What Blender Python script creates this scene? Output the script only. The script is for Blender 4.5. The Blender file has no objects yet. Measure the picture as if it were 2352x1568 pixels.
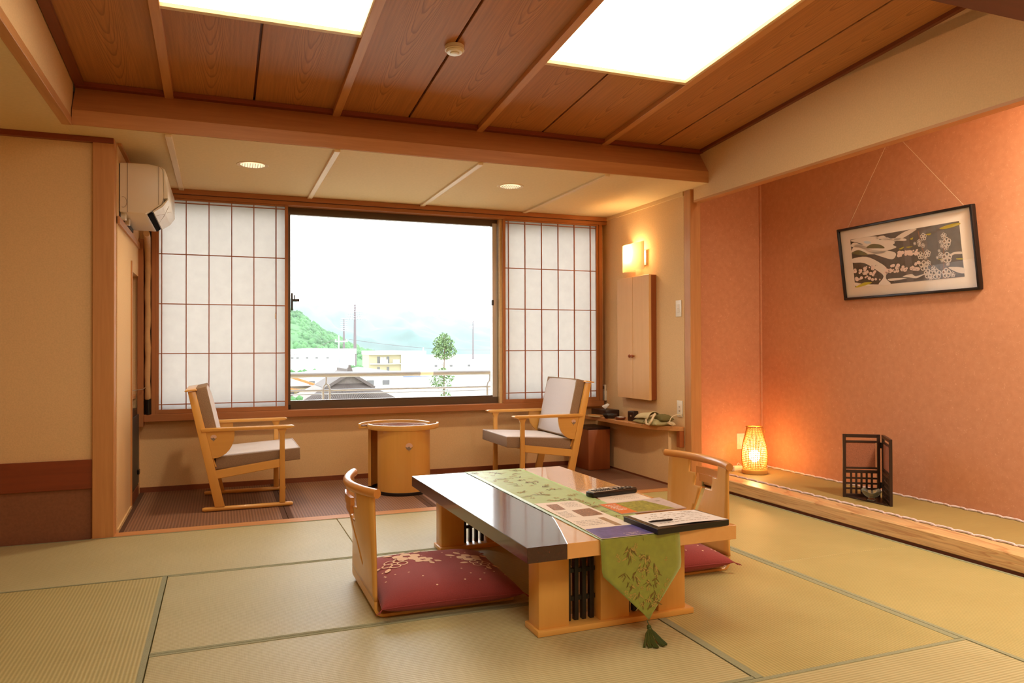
import bpy, bmesh, math, random
from mathutils import Vector, Matrix
from mathutils.geometry import delaunay_2d_cdt
random.seed(7)
S = bpy.context.scene
COL = S.collection
PI = math.pi

def srgb(r, g, b):
    f = lambda c: (c/255/12.92) if c/255 <= .04045 else ((c/255+.055)/1.055)**2.4
    return (f(r), f(g), f(b), 1.0)

# ------------------------------------------------------------------ camera
cam_d = bpy.data.cameras.new('camera')
cam_d.sensor_width = 36.0
cam_d.lens = 1722.53/2352*36.0
cam_d.clip_start = .02
cam_d.clip_end = 9000
cam = bpy.data.objects.new('camera', cam_d)
COL.objects.link(cam)
yw, pt, rl = math.radians(21.199), math.radians(.521), math.radians(-.188)
fw = Vector((math.sin(yw)*math.cos(pt), math.cos(yw)*math.cos(pt), math.sin(pt)))
rt = Vector((math.cos(yw), -math.sin(yw), 0))
up = rt.cross(fw)
r2 = math.cos(rl)*rt + math.sin(rl)*up
u2 = -math.sin(rl)*rt + math.cos(rl)*up
m = Matrix.Identity(4)
for i in range(3):
    m[i][0], m[i][1], m[i][2] = r2[i], u2[i], -fw[i]
m.translation = (0, 0, 1.0)
cam.matrix_world = m
S.camera = cam

# ------------------------------------------------------------------ sky, exposure, sampling limits
SKY = 6.5
LAMP = 5.4
w = bpy.data.worlds.new('world')
S.world = w
w.use_nodes = True
wb = w.node_tree.nodes['Background']
wb.inputs[0].default_value = (.93, .975, 1.0, 1)
wb.inputs[1].default_value = SKY
vs = S.view_settings
vs.view_transform = 'Standard'
vs.look = 'None'
vs.exposure = 0.0
vs.gamma = 1.0
vs.use_curve_mapping = False
cy = S.cycles
cy.max_bounces = 10
cy.diffuse_bounces = 5
cy.glossy_bounces = 4
cy.transmission_bounces = 6
cy.transparent_max_bounces = 12
cy.volume_bounces = 1
cy.sample_clamp_indirect = 8.0
cy.caustics_reflective = False
cy.caustics_refractive = False
cy.use_denoising = True
WARM = (1.0, .87, .66)

def area_light(name, loc, sx, sy, power, color, rot=(0, 0, 0)):
    d = bpy.data.lights.new(name, 'AREA')
    d.shape = 'RECTANGLE'; d.size = sx; d.size_y = sy
    d.energy = power; d.color = color
    o = bpy.data.objects.new(name, d); COL.objects.link(o)
    o.location = loc; o.rotation_euler = rot
    return o

def point_light(name, loc, power, color, radius=.03, parent=None):
    d = bpy.data.lights.new(name, 'POINT')
    d.energy = power; d.color = color; d.shadow_soft_size = radius
    o = bpy.data.objects.new(name, d); COL.objects.link(o)
    o.location = loc
    if parent: o.parent = parent
    return o

# unseen fill light added over the rear half; alcove lamp hangs out of view
area_light('rear_fill_light', (.9, .35, 2.40), 2.6, 1.1, 66, (1, .87, .66))
area_light('tokonoma_light', (3.42, 1.75, 2.40), .2, .5, 58, (1, .86, .66))

# ------------------------------------------------------------------ materials
def new_mat(name):
    mt = bpy.data.materials.new(name)
    mt.use_nodes = True
    nt = mt.node_tree
    return mt, nt, nt.nodes['Principled BSDF']

def N(nt, typ, **kw):
    n = nt.nodes.new(typ)
    for k, v in kw.items():
        if k.startswith('i_'):
            key = k[2:]
            n.inputs[int(key) if key.isdigit() else key].default_value = v
        else:
            setattr(n, k, v)
    return n

def ramp(nt, stops):
    r = nt.nodes.new('ShaderNodeValToRGB')
    e = r.color_ramp.elements
    e[0].position, e[0].color = stops[0]
    e[1].position, e[1].color = stops[-1]
    for p, c in stops[1:-1]:
        q = e.new(p); q.color = c
    return r

def plain(name, col, rough=.5, spec=.5, metal=0., coat=0., noise=0., nscale=60., bump=0., sheen=0.):
    mt, nt, b = new_mat(name)
    b.inputs['Base Color'].default_value = col
    b.inputs['Roughness'].default_value = rough
    b.inputs['Metallic'].default_value = metal
    b.inputs['Specular IOR Level'].default_value = spec
    b.inputs['Coat Weight'].default_value = coat
    b.inputs['Sheen Weight'].default_value = sheen
    if noise or bump:
        tc = N(nt, 'ShaderNodeTexCoord')
        nz = N(nt, 'ShaderNodeTexNoise', i_Scale=nscale, i_Detail=4.0)
        nt.links.new(tc.outputs['Object'], nz.inputs['Vector'])
        if noise:
            d = tuple(max(0, c*(1-noise)) for c in col[:3])+(1,)
            l = tuple(min(1, c*(1+noise)) for c in col[:3])+(1,)
            r = ramp(nt, [(.3, d), (.7, l)])
            nt.links.new(nz.outputs['Fac'], r.inputs[0])
            nt.links.new(r.outputs[0], b.inputs['Base Color'])
        if bump:
            bp = N(nt, 'ShaderNodeBump', i_Strength=bump, i_Distance=.002)
            nt.links.new(nz.outputs['Fac'], bp.inputs['Height'])
            nt.links.new(bp.outputs[0], b.inputs['Normal'])
    return mt

def wood(name, c1, c2, axis='y', scale=1., rough=.4, coat=0., contrast=1., bump=.05):
    mt, nt, b = new_mat(name)
    tc = N(nt, 'ShaderNodeTexCoord')
    mp = N(nt, 'ShaderNodeMapping')
    s = {'x': (.06, 1, 1), 'y': (1, .06, 1), 'z': (1, 1, .06)}[axis]
    mp.inputs['Scale'].default_value = tuple(k*scale for k in s)
    nt.links.new(tc.outputs['Object'], mp.inputs['Vector'])
    n1 = N(nt, 'ShaderNodeTexNoise', i_Scale=55.0, i_Detail=5.0, i_Roughness=.6, i_Distortion=.4)
    n2 = N(nt, 'ShaderNodeTexNoise', i_Scale=7.0, i_Detail=2.0, i_Distortion=1.2)
    nt.links.new(mp.outputs[0], n1.inputs['Vector'])
    nt.links.new(mp.outputs[0], n2.inputs['Vector'])
    mx = N(nt, 'ShaderNodeMix', data_type='FLOAT')
    mx.inputs[0].default_value = .45
    nt.links.new(n1.outputs['Fac'], mx.inputs[2])
    nt.links.new(n2.outputs['Fac'], mx.inputs[3])
    r = ramp(nt, [(.5-.2/contrast, c1), (.5+.2/contrast, c2)])
    nt.links.new(mx.outputs[0], r.inputs[0])
    nt.links.new(r.outputs[0], b.inputs['Base Color'])
    b.inputs['Roughness'].default_value = rough
    b.inputs['Coat Weight'].default_value = coat
    b.inputs['Coat Roughness'].default_value = .12
    bp = N(nt, 'ShaderNodeBump', i_Strength=bump, i_Distance=.001)
    nt.links.new(n1.outputs['Fac'], bp.inputs['Height'])
    nt.links.new(bp.outputs[0], b.inputs['Normal'])
    return mt

def cathedral(name, base, line, axis='y', curve=26., run=1.05, freq=9., rough=.5, mixamt=.75, amp=.5):
    """flat-sawn board: nested parabolic growth rings along the board's length (board-local coordinates)"""
    mt, nt, b = new_mat(name)
    L = nt.links.new
    tc = N(nt, 'ShaderNodeTexCoord')
    sp = N(nt, 'ShaderNodeSeparateXYZ'); L(tc.outputs['Object'], sp.inputs[0])
    ac, al = ({'y': ('X', 'Y'), 'x': ('Y', 'X'), 'xz': ('Z', 'X'), 'yz': ('Z', 'Y')})[axis]
    inf = N(nt, 'ShaderNodeObjectInfo')
    nz = N(nt, 'ShaderNodeTexNoise', noise_dimensions='4D', i_Scale=3.2, i_Detail=3.0)
    mp = N(nt, 'ShaderNodeMapping')
    mp.inputs['Scale'].default_value = {'y': (1.6, .5, 1), 'x': (.5, 1.6, 1), 'xz': (.5, 1, 1.6), 'yz': (1, .32, 5.0)}[axis]
    L(tc.outputs['Object'], mp.inputs[0]); L(mp.outputs[0], nz.inputs['Vector'])
    rm = N(nt, 'ShaderNodeMath', operation='MULTIPLY'); rm.inputs[1].default_value = 40
    L(inf.outputs['Random'], rm.inputs[0]); L(rm.outputs[0], nz.inputs['W'])
    x2 = N(nt, 'ShaderNodeMath', operation='MULTIPLY'); L(sp.outputs[ac], x2.inputs[0]); L(sp.outputs[ac], x2.inputs[1])
    cx = N(nt, 'ShaderNodeMath', operation='MULTIPLY'); L(x2.outputs[0], cx.inputs[0]); cx.inputs[1].default_value = curve*4
    ly = N(nt, 'ShaderNodeMath', operation='MULTIPLY'); L(sp.outputs[al], ly.inputs[0]); ly.inputs[1].default_value = run
    s1 = N(nt, 'ShaderNodeMath', operation='ADD'); L(cx.outputs[0], s1.inputs[0]); L(ly.outputs[0], s1.inputs[1])
    nm = N(nt, 'ShaderNodeMath', operation='MULTIPLY'); L(nz.outputs['Fac'], nm.inputs[0]); nm.inputs[1].default_value = amp
    s2 = N(nt, 'ShaderNodeMath', operation='ADD'); L(s1.outputs[0], s2.inputs[0]); L(nm.outputs[0], s2.inputs[1])
    fm = N(nt, 'ShaderNodeMath', operation='MULTIPLY'); L(s2.outputs[0], fm.inputs[0]); fm.inputs[1].default_value = freq
    fr = N(nt, 'ShaderNodeMath', operation='FRACT'); L(fm.outputs[0], fr.inputs[0])
    r = ramp(nt, [(0., (0, 0, 0, 1)), (.6, (.12, .12, .12, 1)), (.9, (1, 1, 1, 1)), (1., (0, 0, 0, 1))])
    L(fr.outputs[0], r.inputs[0])
    fn = N(nt, 'ShaderNodeTexNoise', i_Scale=90., i_Detail=3.)
    mp2 = N(nt, 'ShaderNodeMapping')
    mp2.inputs['Scale'].default_value = {'y': (1, .03, 1), 'x': (.03, 1, 1), 'xz': (.03, 1, 1), 'yz': (1, .03, 1)}[axis]
    L(tc.outputs['Object'], mp2.inputs[0]); L(mp2.outputs[0], fn.inputs['Vector'])
    dk = tuple(c*.78 for c in base[:3])+(1,)
    r2_ = ramp(nt, [(.35, dk), (.65, base)]); L(fn.outputs['Fac'], r2_.inputs[0])
    fa = N(nt, 'ShaderNodeMath', operation='MULTIPLY'); L(r.outputs[0], fa.inputs[0]); fa.inputs[1].default_value = mixamt
    mx = N(nt, 'ShaderNodeMix', data_type='RGBA')
    L(fa.outputs[0], mx.inputs[0]); L(r2_.outputs[0], mx.inputs[6]); mx.inputs[7].default_value = line
    L(mx.outputs[2], b.inputs['Base Color'])
    b.inputs['Roughness'].default_value = rough
    return mt

def ribbed(name, c1, c2, axis, period, rough=.6, bump=.3, patch=.12):
    """woven rush: fine ribs running along `axis`"""
    mt, nt, b = new_mat(name)
    L = nt.links.new
    tc = N(nt, 'ShaderNodeTexCoord')
    wv = N(nt, 'ShaderNodeTexWave', wave_type='BANDS', bands_direction='Y' if axis == 'x' else 'X', i_Scale=.314/period, i_Distortion=.35)
    wv.inputs['Detail'].default_value = 1.0
    wv.inputs['Detail Scale'].default_value = 3.0
    L(tc.outputs['Object'], wv.inputs['Vector'])
    nz = N(nt, 'ShaderNodeTexNoise', i_Scale=2.5, i_Detail=5.0)
    L(tc.outputs['Object'], nz.inputs['Vector'])
    mp = N(nt, 'ShaderNodeMapping')
    mp.inputs['Scale'].default_value = (1, .02, 1) if axis == 'x' else (.02, 1, 1)
    L(tc.outputs['Object'], mp.inputs[0])
    fine = N(nt, 'ShaderNodeTexNoise', i_Scale=420., i_Detail=1.0); L(mp.outputs[0], fine.inputs['Vector'])
    f1 = N(nt, 'ShaderNodeMath', operation='MULTIPLY_ADD'); L(nz.outputs['Fac'], f1.inputs[0]); f1.inputs[1].default_value = patch*4; f1.inputs[2].default_value = -patch*2
    f2 = N(nt, 'ShaderNodeMath', operation='MULTIPLY_ADD'); L(wv.outputs['Fac'], f2.inputs[0]); f2.inputs[1].default_value = .5; L(f1.outputs[0], f2.inputs[2])
    f3 = N(nt, 'ShaderNodeMath', operation='MULTIPLY_ADD'); L(fine.outputs['Fac'], f3.inputs[0]); f3.inputs[1].default_value = .45; L(f2.outputs[0], f3.inputs[2])
    r = ramp(nt, [(.1, c1), (.85, c2)]); L(f3.outputs[0], r.inputs[0])
    L(r.outputs[0], b.inputs['Base Color'])
    bp = N(nt, 'ShaderNodeBump', i_Strength=bump, i_Distance=.0015)
    L(wv.outputs['Fac'], bp.inputs['Height']); L(bp.outputs[0], b.inputs['Normal'])
    b.inputs['Roughness'].default_value = rough
    return mt

def emit(name, col, strength):
    mt = bpy.data.materials.new(name); mt.use_nodes = True
    nt = mt.node_tree; nt.nodes.clear()
    e = N(nt, 'ShaderNodeEmission'); e.inputs[0].default_value = tuple(col[:3])+(1,); e.inputs[1].default_value = strength
    o = N(nt, 'ShaderNodeOutputMaterial'); nt.links.new(e.outputs[0], o.inputs[0])
    return mt

def paper_mat(name, col, trans=.6, glow=None):
    mt = bpy.data.materials.new(name); mt.use_nodes = True
    nt = mt.node_tree; nt.nodes.clear()
    L = nt.links.new
    d = N(nt, 'ShaderNodeBsdfDiffuse'); d.inputs[0].default_value = col
    t = N(nt, 'ShaderNodeBsdfTranslucent'); t.inputs[0].default_value = col
    tc = N(nt, 'ShaderNodeTexCoord'); nz = N(nt, 'ShaderNodeTexNoise', i_Scale=14., i_Detail=6.)
    L(tc.outputs['Object'], nz.inputs['Vector'])
    r = ramp(nt, [(.3, tuple(c*.93 for c in col[:3])+(1,)), (.7, col)])
    L(nz.outputs['Fac'], r.inputs[0]); L(r.outputs[0], d.inputs[0]); L(r.outputs[0], t.inputs[0])
    mx = N(nt, 'ShaderNodeMixShader'); mx.inputs[0].default_value = trans
    L(d.outputs[0], mx.inputs[1]); L(t.outputs[0], mx.inputs[2])
    o = N(nt, 'ShaderNodeOutputMaterial'); L(mx.outputs[0], o.inputs[0])
    return mt

def glass_mat(name, tint=(1, 1, 1, 1), ior=1.45, gl=1.0):
    mt = bpy.data.materials.new(name); mt.use_nodes = True
    nt = mt.node_tree; nt.nodes.clear()
    L = nt.links.new
    t = N(nt, 'ShaderNodeBsdfTransparent'); t.inputs[0].default_value = tint
    g = N(nt, 'ShaderNodeBsdfGlossy'); g.inputs['Roughness'].default_value = .02
    f = N(nt, 'ShaderNodeFresnel'); f.inputs[0].default_value = ior
    fm = N(nt, 'ShaderNodeMath', operation='MULTIPLY'); fm.inputs[1].default_value = gl
    L(f.outputs[0], fm.inputs[0])
    mx = N(nt, 'ShaderNodeMixShader'); L(fm.outputs[0], mx.inputs[0]); L(t.outputs[0], mx.inputs[1]); L(g.outputs[0], mx.inputs[2])
    o = N(nt, 'ShaderNodeOutputMaterial'); L(mx.outputs[0], o.inputs[0])
    return mt

M = {}
M['plaster'] = plain('plaster', srgb(224, 190, 144), .85, .2, noise=.05, nscale=140., bump=.25)
M['plaster_ceiling'] = plain('plaster_ceiling', srgb(224, 198, 150), .85, .2, noise=.03, nscale=60., bump=.1)
def toko_wall_mat():
    mt, nt, b = new_mat('washi_plaster_terracotta')
    L = nt.links.new
    tc = N(nt, 'ShaderNodeTexCoord')
    n1 = N(nt, 'ShaderNodeTexNoise', i_Scale=30., i_Detail=6.); L(tc.outputs['Object'], n1.inputs['Vector'])
    n2 = N(nt, 'ShaderNodeTexNoise', i_Scale=75., i_Detail=2., i_Distortion=1.5); L(tc.outputs['Object'], n2.inputs['Vector'])
    r1 = ramp(nt, [(.3, srgb(200, 141, 105)), (.7, srgb(209, 150, 114))]); L(n1.outputs['Fac'], r1.inputs[0])
    r2_ = ramp(nt, [(.62, (0, 0, 0, 1)), (.72, (.35, .35, .35, 1))]); L(n2.outputs['Fac'], r2_.inputs[0])
    mx = N(nt, 'ShaderNodeMix', data_type='RGBA'); L(r2_.outputs[0], mx.inputs[0]); L(r1.outputs[0], mx.inputs[6]); mx.inputs[7].default_value = srgb(238, 190, 160)
    L(mx.outputs[2], b.inputs['Base Color'])
    b.inputs['Roughness'].default_value = .8; b.inputs['Specular IOR Level'].default_value = .25
    bp = N(nt, 'ShaderNodeBump', i_Strength=.2, i_Distance=.002); L(n1.outputs['Fac'], bp.inputs['Height']); L(bp.outputs[0], b.inputs['Normal'])
    return mt
M['toko_wall'] = toko_wall_mat()
M['brown_paper'] = plain('brown_paper', srgb(138, 92, 66), .8, .2, noise=.08, nscale=90.)
M['hinoki_x'] = wood('hinoki_x', srgb(184, 124, 70), srgb(206, 148, 92), 'x', 1, .45)
M['hinoki_y'] = wood('hinoki_y', srgb(182, 124, 72), srgb(206, 150, 94), 'y', 1, .45)
M['hinoki_z'] = wood('hinoki_z', srgb(182, 124, 72), srgb(206, 150, 94), 'z', 1, .45)
M['pale_y'] = wood('pale_wood_y', srgb(214, 180, 128), srgb(230, 202, 152), 'y', 1, .5)
M['reddish_x'] = wood('reddish_x', srgb(118, 50, 22), srgb(140, 64, 30), 'x', 1, .4)
M['reddish_y'] = wood('reddish_y', srgb(112, 56, 30), srgb(132, 70, 38), 'y', 1, .45)
M['reddish_z'] = wood('reddish_z', srgb(146, 78, 38), srgb(168, 94, 48), 'z', 1, .4)
M['sash_wood_x'] = wood('sash_wood_x', srgb(158, 98, 54), srgb(176, 114, 68), 'x', 1, .45)
M['sash_wood_z'] = wood('sash_wood_z', srgb(158, 98, 54), srgb(176, 114, 68), 'z', 1, .45)
M['kumiko'] = plain('kumiko_wood', srgb(160, 92, 52), .55)
M['ceiling_board'] = cathedral('ceiling_board', srgb(190, 128, 70), srgb(118, 68, 32), 'y', curve=30., run=.8, freq=9., mixamt=.6)
M['kamachi'] = cathedral('kamachi_wood', srgb(226, 186, 132), srgb(170, 106, 60), 'yz', curve=24., run=.03, freq=7., rough=.35, mixamt=.6, amp=1.6)
M['lamp_panel'] = emit('lamp_panel', WARM, LAMP)
M['maple_x'] = wood('maple_x', srgb(214, 158, 76), srgb(228, 174, 92), 'x', .8, .32, coat=.25, contrast=.6, bump=.02)
M['maple_y'] = wood('maple_y', srgb(214, 158, 76), srgb(228, 174, 92), 'y', .8, .32, coat=.25, contrast=.6, bump=.02)
M['maple_z'] = wood('maple_z', srgb(214, 158, 76), srgb(228, 174, 92), 'z', .8, .32, coat=.25, contrast=.6, bump=.02)
M['maple_edge'] = wood('maple_edge', srgb(206, 140, 66), srgb(216, 150, 76), 'y', .8, .35, coat=.25, contrast=.6, bump=.02)
M['door_z'] = wood('door_wood', srgb(220, 170, 112), srgb(232, 186, 128), 'z', 1, .4, contrast=.7)
M['table_light'] = wood('table_light', srgb(222, 162, 92), srgb(234, 178, 110), 'y', .8, .22, coat=1., contrast=.6, bump=.0)
M['table_dark'] = cathedral('table_dark', srgb(66, 24, 14), srgb(34, 11, 7), 'y', curve=9., run=.5, freq=10., rough=.22)
for k_ in ('table_dark', 'table_light'):
    b_ = M[k_].node_tree.nodes['Principled BSDF']
    b_.inputs['Coat Weight'].default_value = 1.0; b_.inputs['Coat Roughness'].default_value = .085 if k_ == 'table_dark' else .06; b_.inputs['Coat IOR'].default_value = 1.55 if k_ == 'table_dark' else 1.5; b_.inputs['Specular IOR Level'].default_value = .15 if k_ == 'table_dark' else .5
M['black_lacquer'] = plain('black_lacquer', srgb(26, 18, 16), .35, .5)
M['dark_wood'] = plain('dark_wood', srgb(46, 26, 20), .35, .5)
M['fabric_grey'] = plain('fabric_grey', srgb(206, 200, 202), .9, .2, noise=.06, nscale=400., bump=.3, sheen=.2)
M['fabric_taupe'] = plain('fabric_taupe', srgb(150, 126, 104), .9, .2, noise=.2, nscale=420., bump=.3)
M['zabuton'] = plain('zabuton_cloth', srgb(148, 66, 66), .9, .15, noise=.1, nscale=300., bump=.3, sheen=.15)
M['zabuton_print'] = plain('zabuton_print', srgb(232, 196, 166), .9, .1)
M['white_plastic'] = plain('white_plastic', srgb(228, 216, 198), .35)
M['white_plastic2'] = plain('white_plastic_glossy', srgb(236, 228, 214), .2)
M['grey_line'] = plain('grey_line', srgb(150, 128, 106), .5)
M['black'] = plain('black_plastic', srgb(20, 18, 18), .3)
M['void'] = plain('matte_black', srgb(14, 12, 12), .95, .05)
M['dark_grey'] = plain('dark_grey', srgb(52, 46, 44), .5)
M['aluminium'] = plain('bronze_aluminium', srgb(96, 82, 70), .35, metal=.6)
M['alu_light'] = plain('light_aluminium', srgb(190, 190, 186), .35, metal=.5)
M['steel_pale'] = plain('pale_painted_steel', srgb(150, 156, 164), .4)
M['shoji_paper'] = paper_mat('shoji_paper', (.425, .375, .33, 1), .78)
M['lamp_paper'] = paper_mat('lamp_paper', (.95, .80, .52, 1), .6)
M['bulb'] = emit('bulb', (1, .78, .42), 45.)
M['bulb2'] = emit('bulb_soft', (1, .74, .38), 40.)
M['downlight_glow'] = emit('downlight_glow', (1, .72, .42), 1.5)
M['glass'] = glass_mat('window_glass', gl=.6)
M['frosted'] = glass_mat('picture_glass', gl=.02)
M['bowl_glass'] = glass_mat('bowl_glass', (.965, .975, .94, 1), 1.5, 1.3)
def milky(mt, f, c):
    nt = mt.node_tree
    out = [n for n in nt.nodes if n.type == 'OUTPUT_MATERIAL'][0]
    src = out.inputs[0].links[0].from_socket
    d = N(nt, 'ShaderNodeBsdfDiffuse'); d.inputs[0].default_value = c
    mx = N(nt, 'ShaderNodeMixShader'); mx.inputs[0].default_value = f
    nt.links.new(src, mx.inputs[1]); nt.links.new(d.outputs[0], mx.inputs[2]); nt.links.new(mx.outputs[0], out.inputs[0])
milky(M['bowl_glass'], .14, (.75, .78, .66, 1))
M['bamboo'] = plain('bamboo_strip', srgb(204, 146, 70), .5)
M['silver'] = plain('silver_plastic', srgb(196, 188, 172), .35, metal=.3)
M['rubber_print'] = plain('dark_print', srgb(70, 60, 54), .6)
M['paper'] = plain('printing_paper', srgb(238, 224, 208), .55)
M['paper_white'] = plain('white_paper', srgb(240, 236, 232), .6)
M['ink'] = plain('grey_ink', srgb(176, 160, 146), .6)
M['photo_brown'] = plain('printed_photo_brown', srgb(150, 104, 70), .4, noise=.5, nscale=140.)
M['photo_grey'] = plain('printed_photo_grey', srgb(150, 140, 136), .4, noise=.4, nscale=160.)
M['print_tan'] = plain('print_tan', srgb(170, 136, 98), .5)
M['print_purple'] = plain('print_purple', srgb(96, 86, 150), .4, noise=.25, nscale=40.)
M['print_orange'] = plain('print_orange', srgb(226, 116, 36), .35)
M['print_green'] = plain('print_green_field', srgb(150, 150, 60), .35, noise=.45, nscale=70.)
M['print_haze'] = plain('print_haze', srgb(206, 190, 186), .35, noise=.1, nscale=60.)
M['pouch'] = plain('green_cotton', srgb(168, 160, 118), .9, .1, noise=.06, nscale=200.)
M['pouch_pale'] = plain('pale_green_cotton', srgb(206, 192, 152), .9, .1, noise=.05, nscale=200.)
M['pouch_dark'] = plain('dark_green_cotton', srgb(112, 104, 66), .9, .1, noise=.05, nscale=200.)
M['cord'] = plain('cream_cord', srgb(226, 206, 172), .7)
M['cord_white'] = plain('white_braid', srgb(224, 206, 206), .8)
M['insulation'] = plain('pipe_wrap', srgb(196, 158, 112), .6, noise=.06, nscale=30.)
M['heri'] = plain('heri_cloth', srgb(150, 150, 120), .85, .15, noise=.12, nscale=300., bump=.2)
M['heri_brown'] = plain('heri_brown', srgb(92, 66, 52), .85, .15)
M['tatami_x'] = ribbed('tatami_x', srgb(158, 147, 101), srgb(196, 186, 142), 'x', .013, rough=.5)
M['tatami_y'] = ribbed('tatami_y', srgb(156, 143, 88), srgb(192, 178, 121), 'y', .013, rough=.5)
M['toko_mat'] = ribbed('toko_mat', srgb(150, 128, 74), srgb(176, 154, 96), 'y', .008, bump=.1)
M['brown_mat'] = ribbed('brown_mat', srgb(104, 70, 50), srgb(148, 108, 82), 'y', .017, bump=.6)

# ------------------------------------------------------------------ mesh helpers
def box(bm, x0, x1, y0, y1, z0, z1, bev=0., seg=1):
    vs_ = [bm.verts.new((x, y, z)) for z in (z0, z1) for y in (y0, y1) for x in (x0, x1)]
    fs = [(0, 2, 3, 1), (4, 5, 7, 6), (0, 1, 5, 4), (2, 6, 7, 3), (0, 4, 6, 2), (1, 3, 7, 5)]
    f = [bm.faces.new([vs_[i] for i in q]) for q in fs]
    if bev:
        ed = list({e for q in f for e in q.edges})
        bmesh.ops.bevel(bm, geom=ed, offset=bev, segments=seg, profile=.5, affect='EDGES')
    return bm

def prism(bm, pts, plane, a, b, bev=0., seg=1, bev_caps_only=False):
    def P(u, v, t):
        return {'xy': (u, v, t), 'xz': (u, t, v), 'yz': (t, u, v)}[plane]
    A = [bm.verts.new(P(u, v, a)) for u, v in pts]
    B = [bm.verts.new(P(u, v, b)) for u, v in pts]
    n = len(pts)
    f = [bm.faces.new(A), bm.faces.new(B[::-1])]
    for i in range(n):
        f.append(bm.faces.new((A[i], B[i], B[(i+1) % n], A[(i+1) % n])))
    bmesh.ops.recalc_face_normals(bm, faces=f)
    if bev:
        if bev_caps_only:
            ed = list(set(f[0].edges) | set(f[1].edges))
        else:
            ed = list({e for q in f for e in q.edges})
        bmesh.ops.bevel(bm, geom=ed, offset=bev, segments=seg, profile=.5, affect='EDGES', clamp_overlap=True)
    return bm

def tube(bm, pts, r, n=8, closed=False, cap=True, flat=1.0):
    pts = [Vector(p) for p in pts]
    k = len(pts)
    rs = r if isinstance(r, (list, tuple)) else [r]*k
    rings = []
    ref = None
    for i, p in enumerate(pts):
        if closed:
            t = (pts[(i+1) % k]-pts[i-1])
        else:
            t = pts[min(i+1, k-1)]-pts[max(i-1, 0)]
        t.normalize()
        if ref is None:
            ref = Vector((0, 0, 1)) if abs(t.z) < .9 else Vector((1, 0, 0))
        u = (ref - t*ref.dot(t)).normalized()
        ref = u
        v = t.cross(u)
        rings.append([bm.verts.new(p + u*math.cos(2*PI*j/n)*rs[i]*flat + v*math.sin(2*PI*j/n)*rs[i]) for j in range(n)])
    for i in range(k if closed else k-1):
        a, b = rings[i], rings[(i+1) % k]
        for j in range(n):
            bm.faces.new((a[j], a[(j+1) % n], b[(j+1) % n], b[j]))
    if cap and not closed:
        bm.faces.new(rings[0][::-1]); bm.faces.new(rings[-1])
    return bm

def lathe(bm, prof, n=32, c=(0, 0, 0), capb=True, capt=True, sx=1., sy=1.):
    rings = []
    for r, z in prof:
        rings.append([bm.verts.new((c[0]+r*math.cos(2*PI*j/n)*sx, c[1]+r*math.sin(2*PI*j/n)*sy, c[2]+z)) for j in range(n)])
    for i in range(len(prof)-1):
        a, b = rings[i], rings[i+1]
        for j in range(n):
            bm.faces.new((a[j], a[(j+1) % n], b[(j+1) % n], b[j]))
    if capb: bm.faces.new(rings[0][::-1])
    if capt: bm.faces.new(rings[-1])
    return bm

def ball(bm, c, r, sub=2, sc=(1, 1, 1)):
    mt_ = Matrix.Translation(c) @ Matrix.Diagonal((sc[0], sc[1], sc[2], 1))
    bmesh.ops.create_icosphere(bm, subdivisions=sub, radius=r, matrix=mt_)
    return bm

def flat(bm, pts):
    f = bm.faces.new([bm.verts.new(p) for p in pts])
    return f

def mk(name, bm, mat, parent=None, smooth=None, loc=None, rot=None, kind=None, label=None):
    me = bpy.data.meshes.new(name)
    bmesh.ops.recalc_face_normals(bm, faces=bm.faces[:]) if smooth != 'keep' else None
    bm.to_mesh(me); bm.free()
    me.materials.append(M[mat] if isinstance(mat, str) else mat)
    if smooth:
        for p in me.polygons: p.use_smooth = True
        me.set_sharp_from_angle(angle=math.radians(38 if smooth is True or smooth == 'keep' else smooth))
    o = bpy.data.objects.new(name, me)
    COL.objects.link(o)
    if parent: o.parent = parent
    if loc: o.location = loc
    if rot: o.rotation_euler = rot
    if kind: o['kind'] = kind
    if label: o['label'] = label
    return o

def empty(name, loc=(0, 0, 0), rotz=0.):
    o = bpy.data.objects.new(name, None); COL.objects.link(o)
    o.location = loc; o.rotation_euler = (0, 0, rotz)
    o.empty_display_size = .05
    return o

def thing(name, label, cat, loc=(0, 0, 0), rotz=0., group=None):
    o = empty(name, loc, rotz)
    o['label'] = label; o['category'] = cat
    if group: o['group'] = group
    return o

def tag(o, label, cat, group=None):
    o['label'] = label; o['category'] = cat
    if group: o['group'] = group
    return o

def struct(name, label=None, loc=(0, 0, 0)):
    o = empty(name, loc); o['kind'] = 'structure'
    if label: o['label'] = label
    return o

def sbox(name, mat, x0, x1, y0, y1, z0, z1, parent=None, bev=0., top=False, label=None):
    """box whose origin sits at its own centre (so wood grain is board-local)"""
    cx, cy_, cz = (x0+x1)/2, (y0+y1)/2, (z0+z1)/2
    bm = bmesh.new()
    box(bm, x0-cx, x1-cx, y0-cy_, y1-cy_, z0-cz, z1-cz, bev)
    pl = parent.matrix_basis.translation if parent else Vector((0, 0, 0))
    o = mk(name, bm, mat, parent, loc=Vector((cx, cy_, cz))-pl)
    if parent is None: o['kind'] = 'structure'
    if label: o['label'] = label
    return o

def copy_tree(o, parent=None):
    c = o.copy(); COL.objects.link(c)
    if parent: c.parent = parent
    for ch in [q for q in bpy.data.objects if q.parent == o]:
        copy_tree(ch, c)
    return c

# ------------------------------------------------------------------ room constants
ZA = 2.13            # alcove ceiling / left soffit height
WY = 5.84            # window wall inner face
XR = 3.12            # right wall / lintel wall plane
XL = -.53            # left wall of the window alcove
def zc(y): return 2.37 - .083*(y-4.41)     # sloping boarded ceiling

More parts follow.
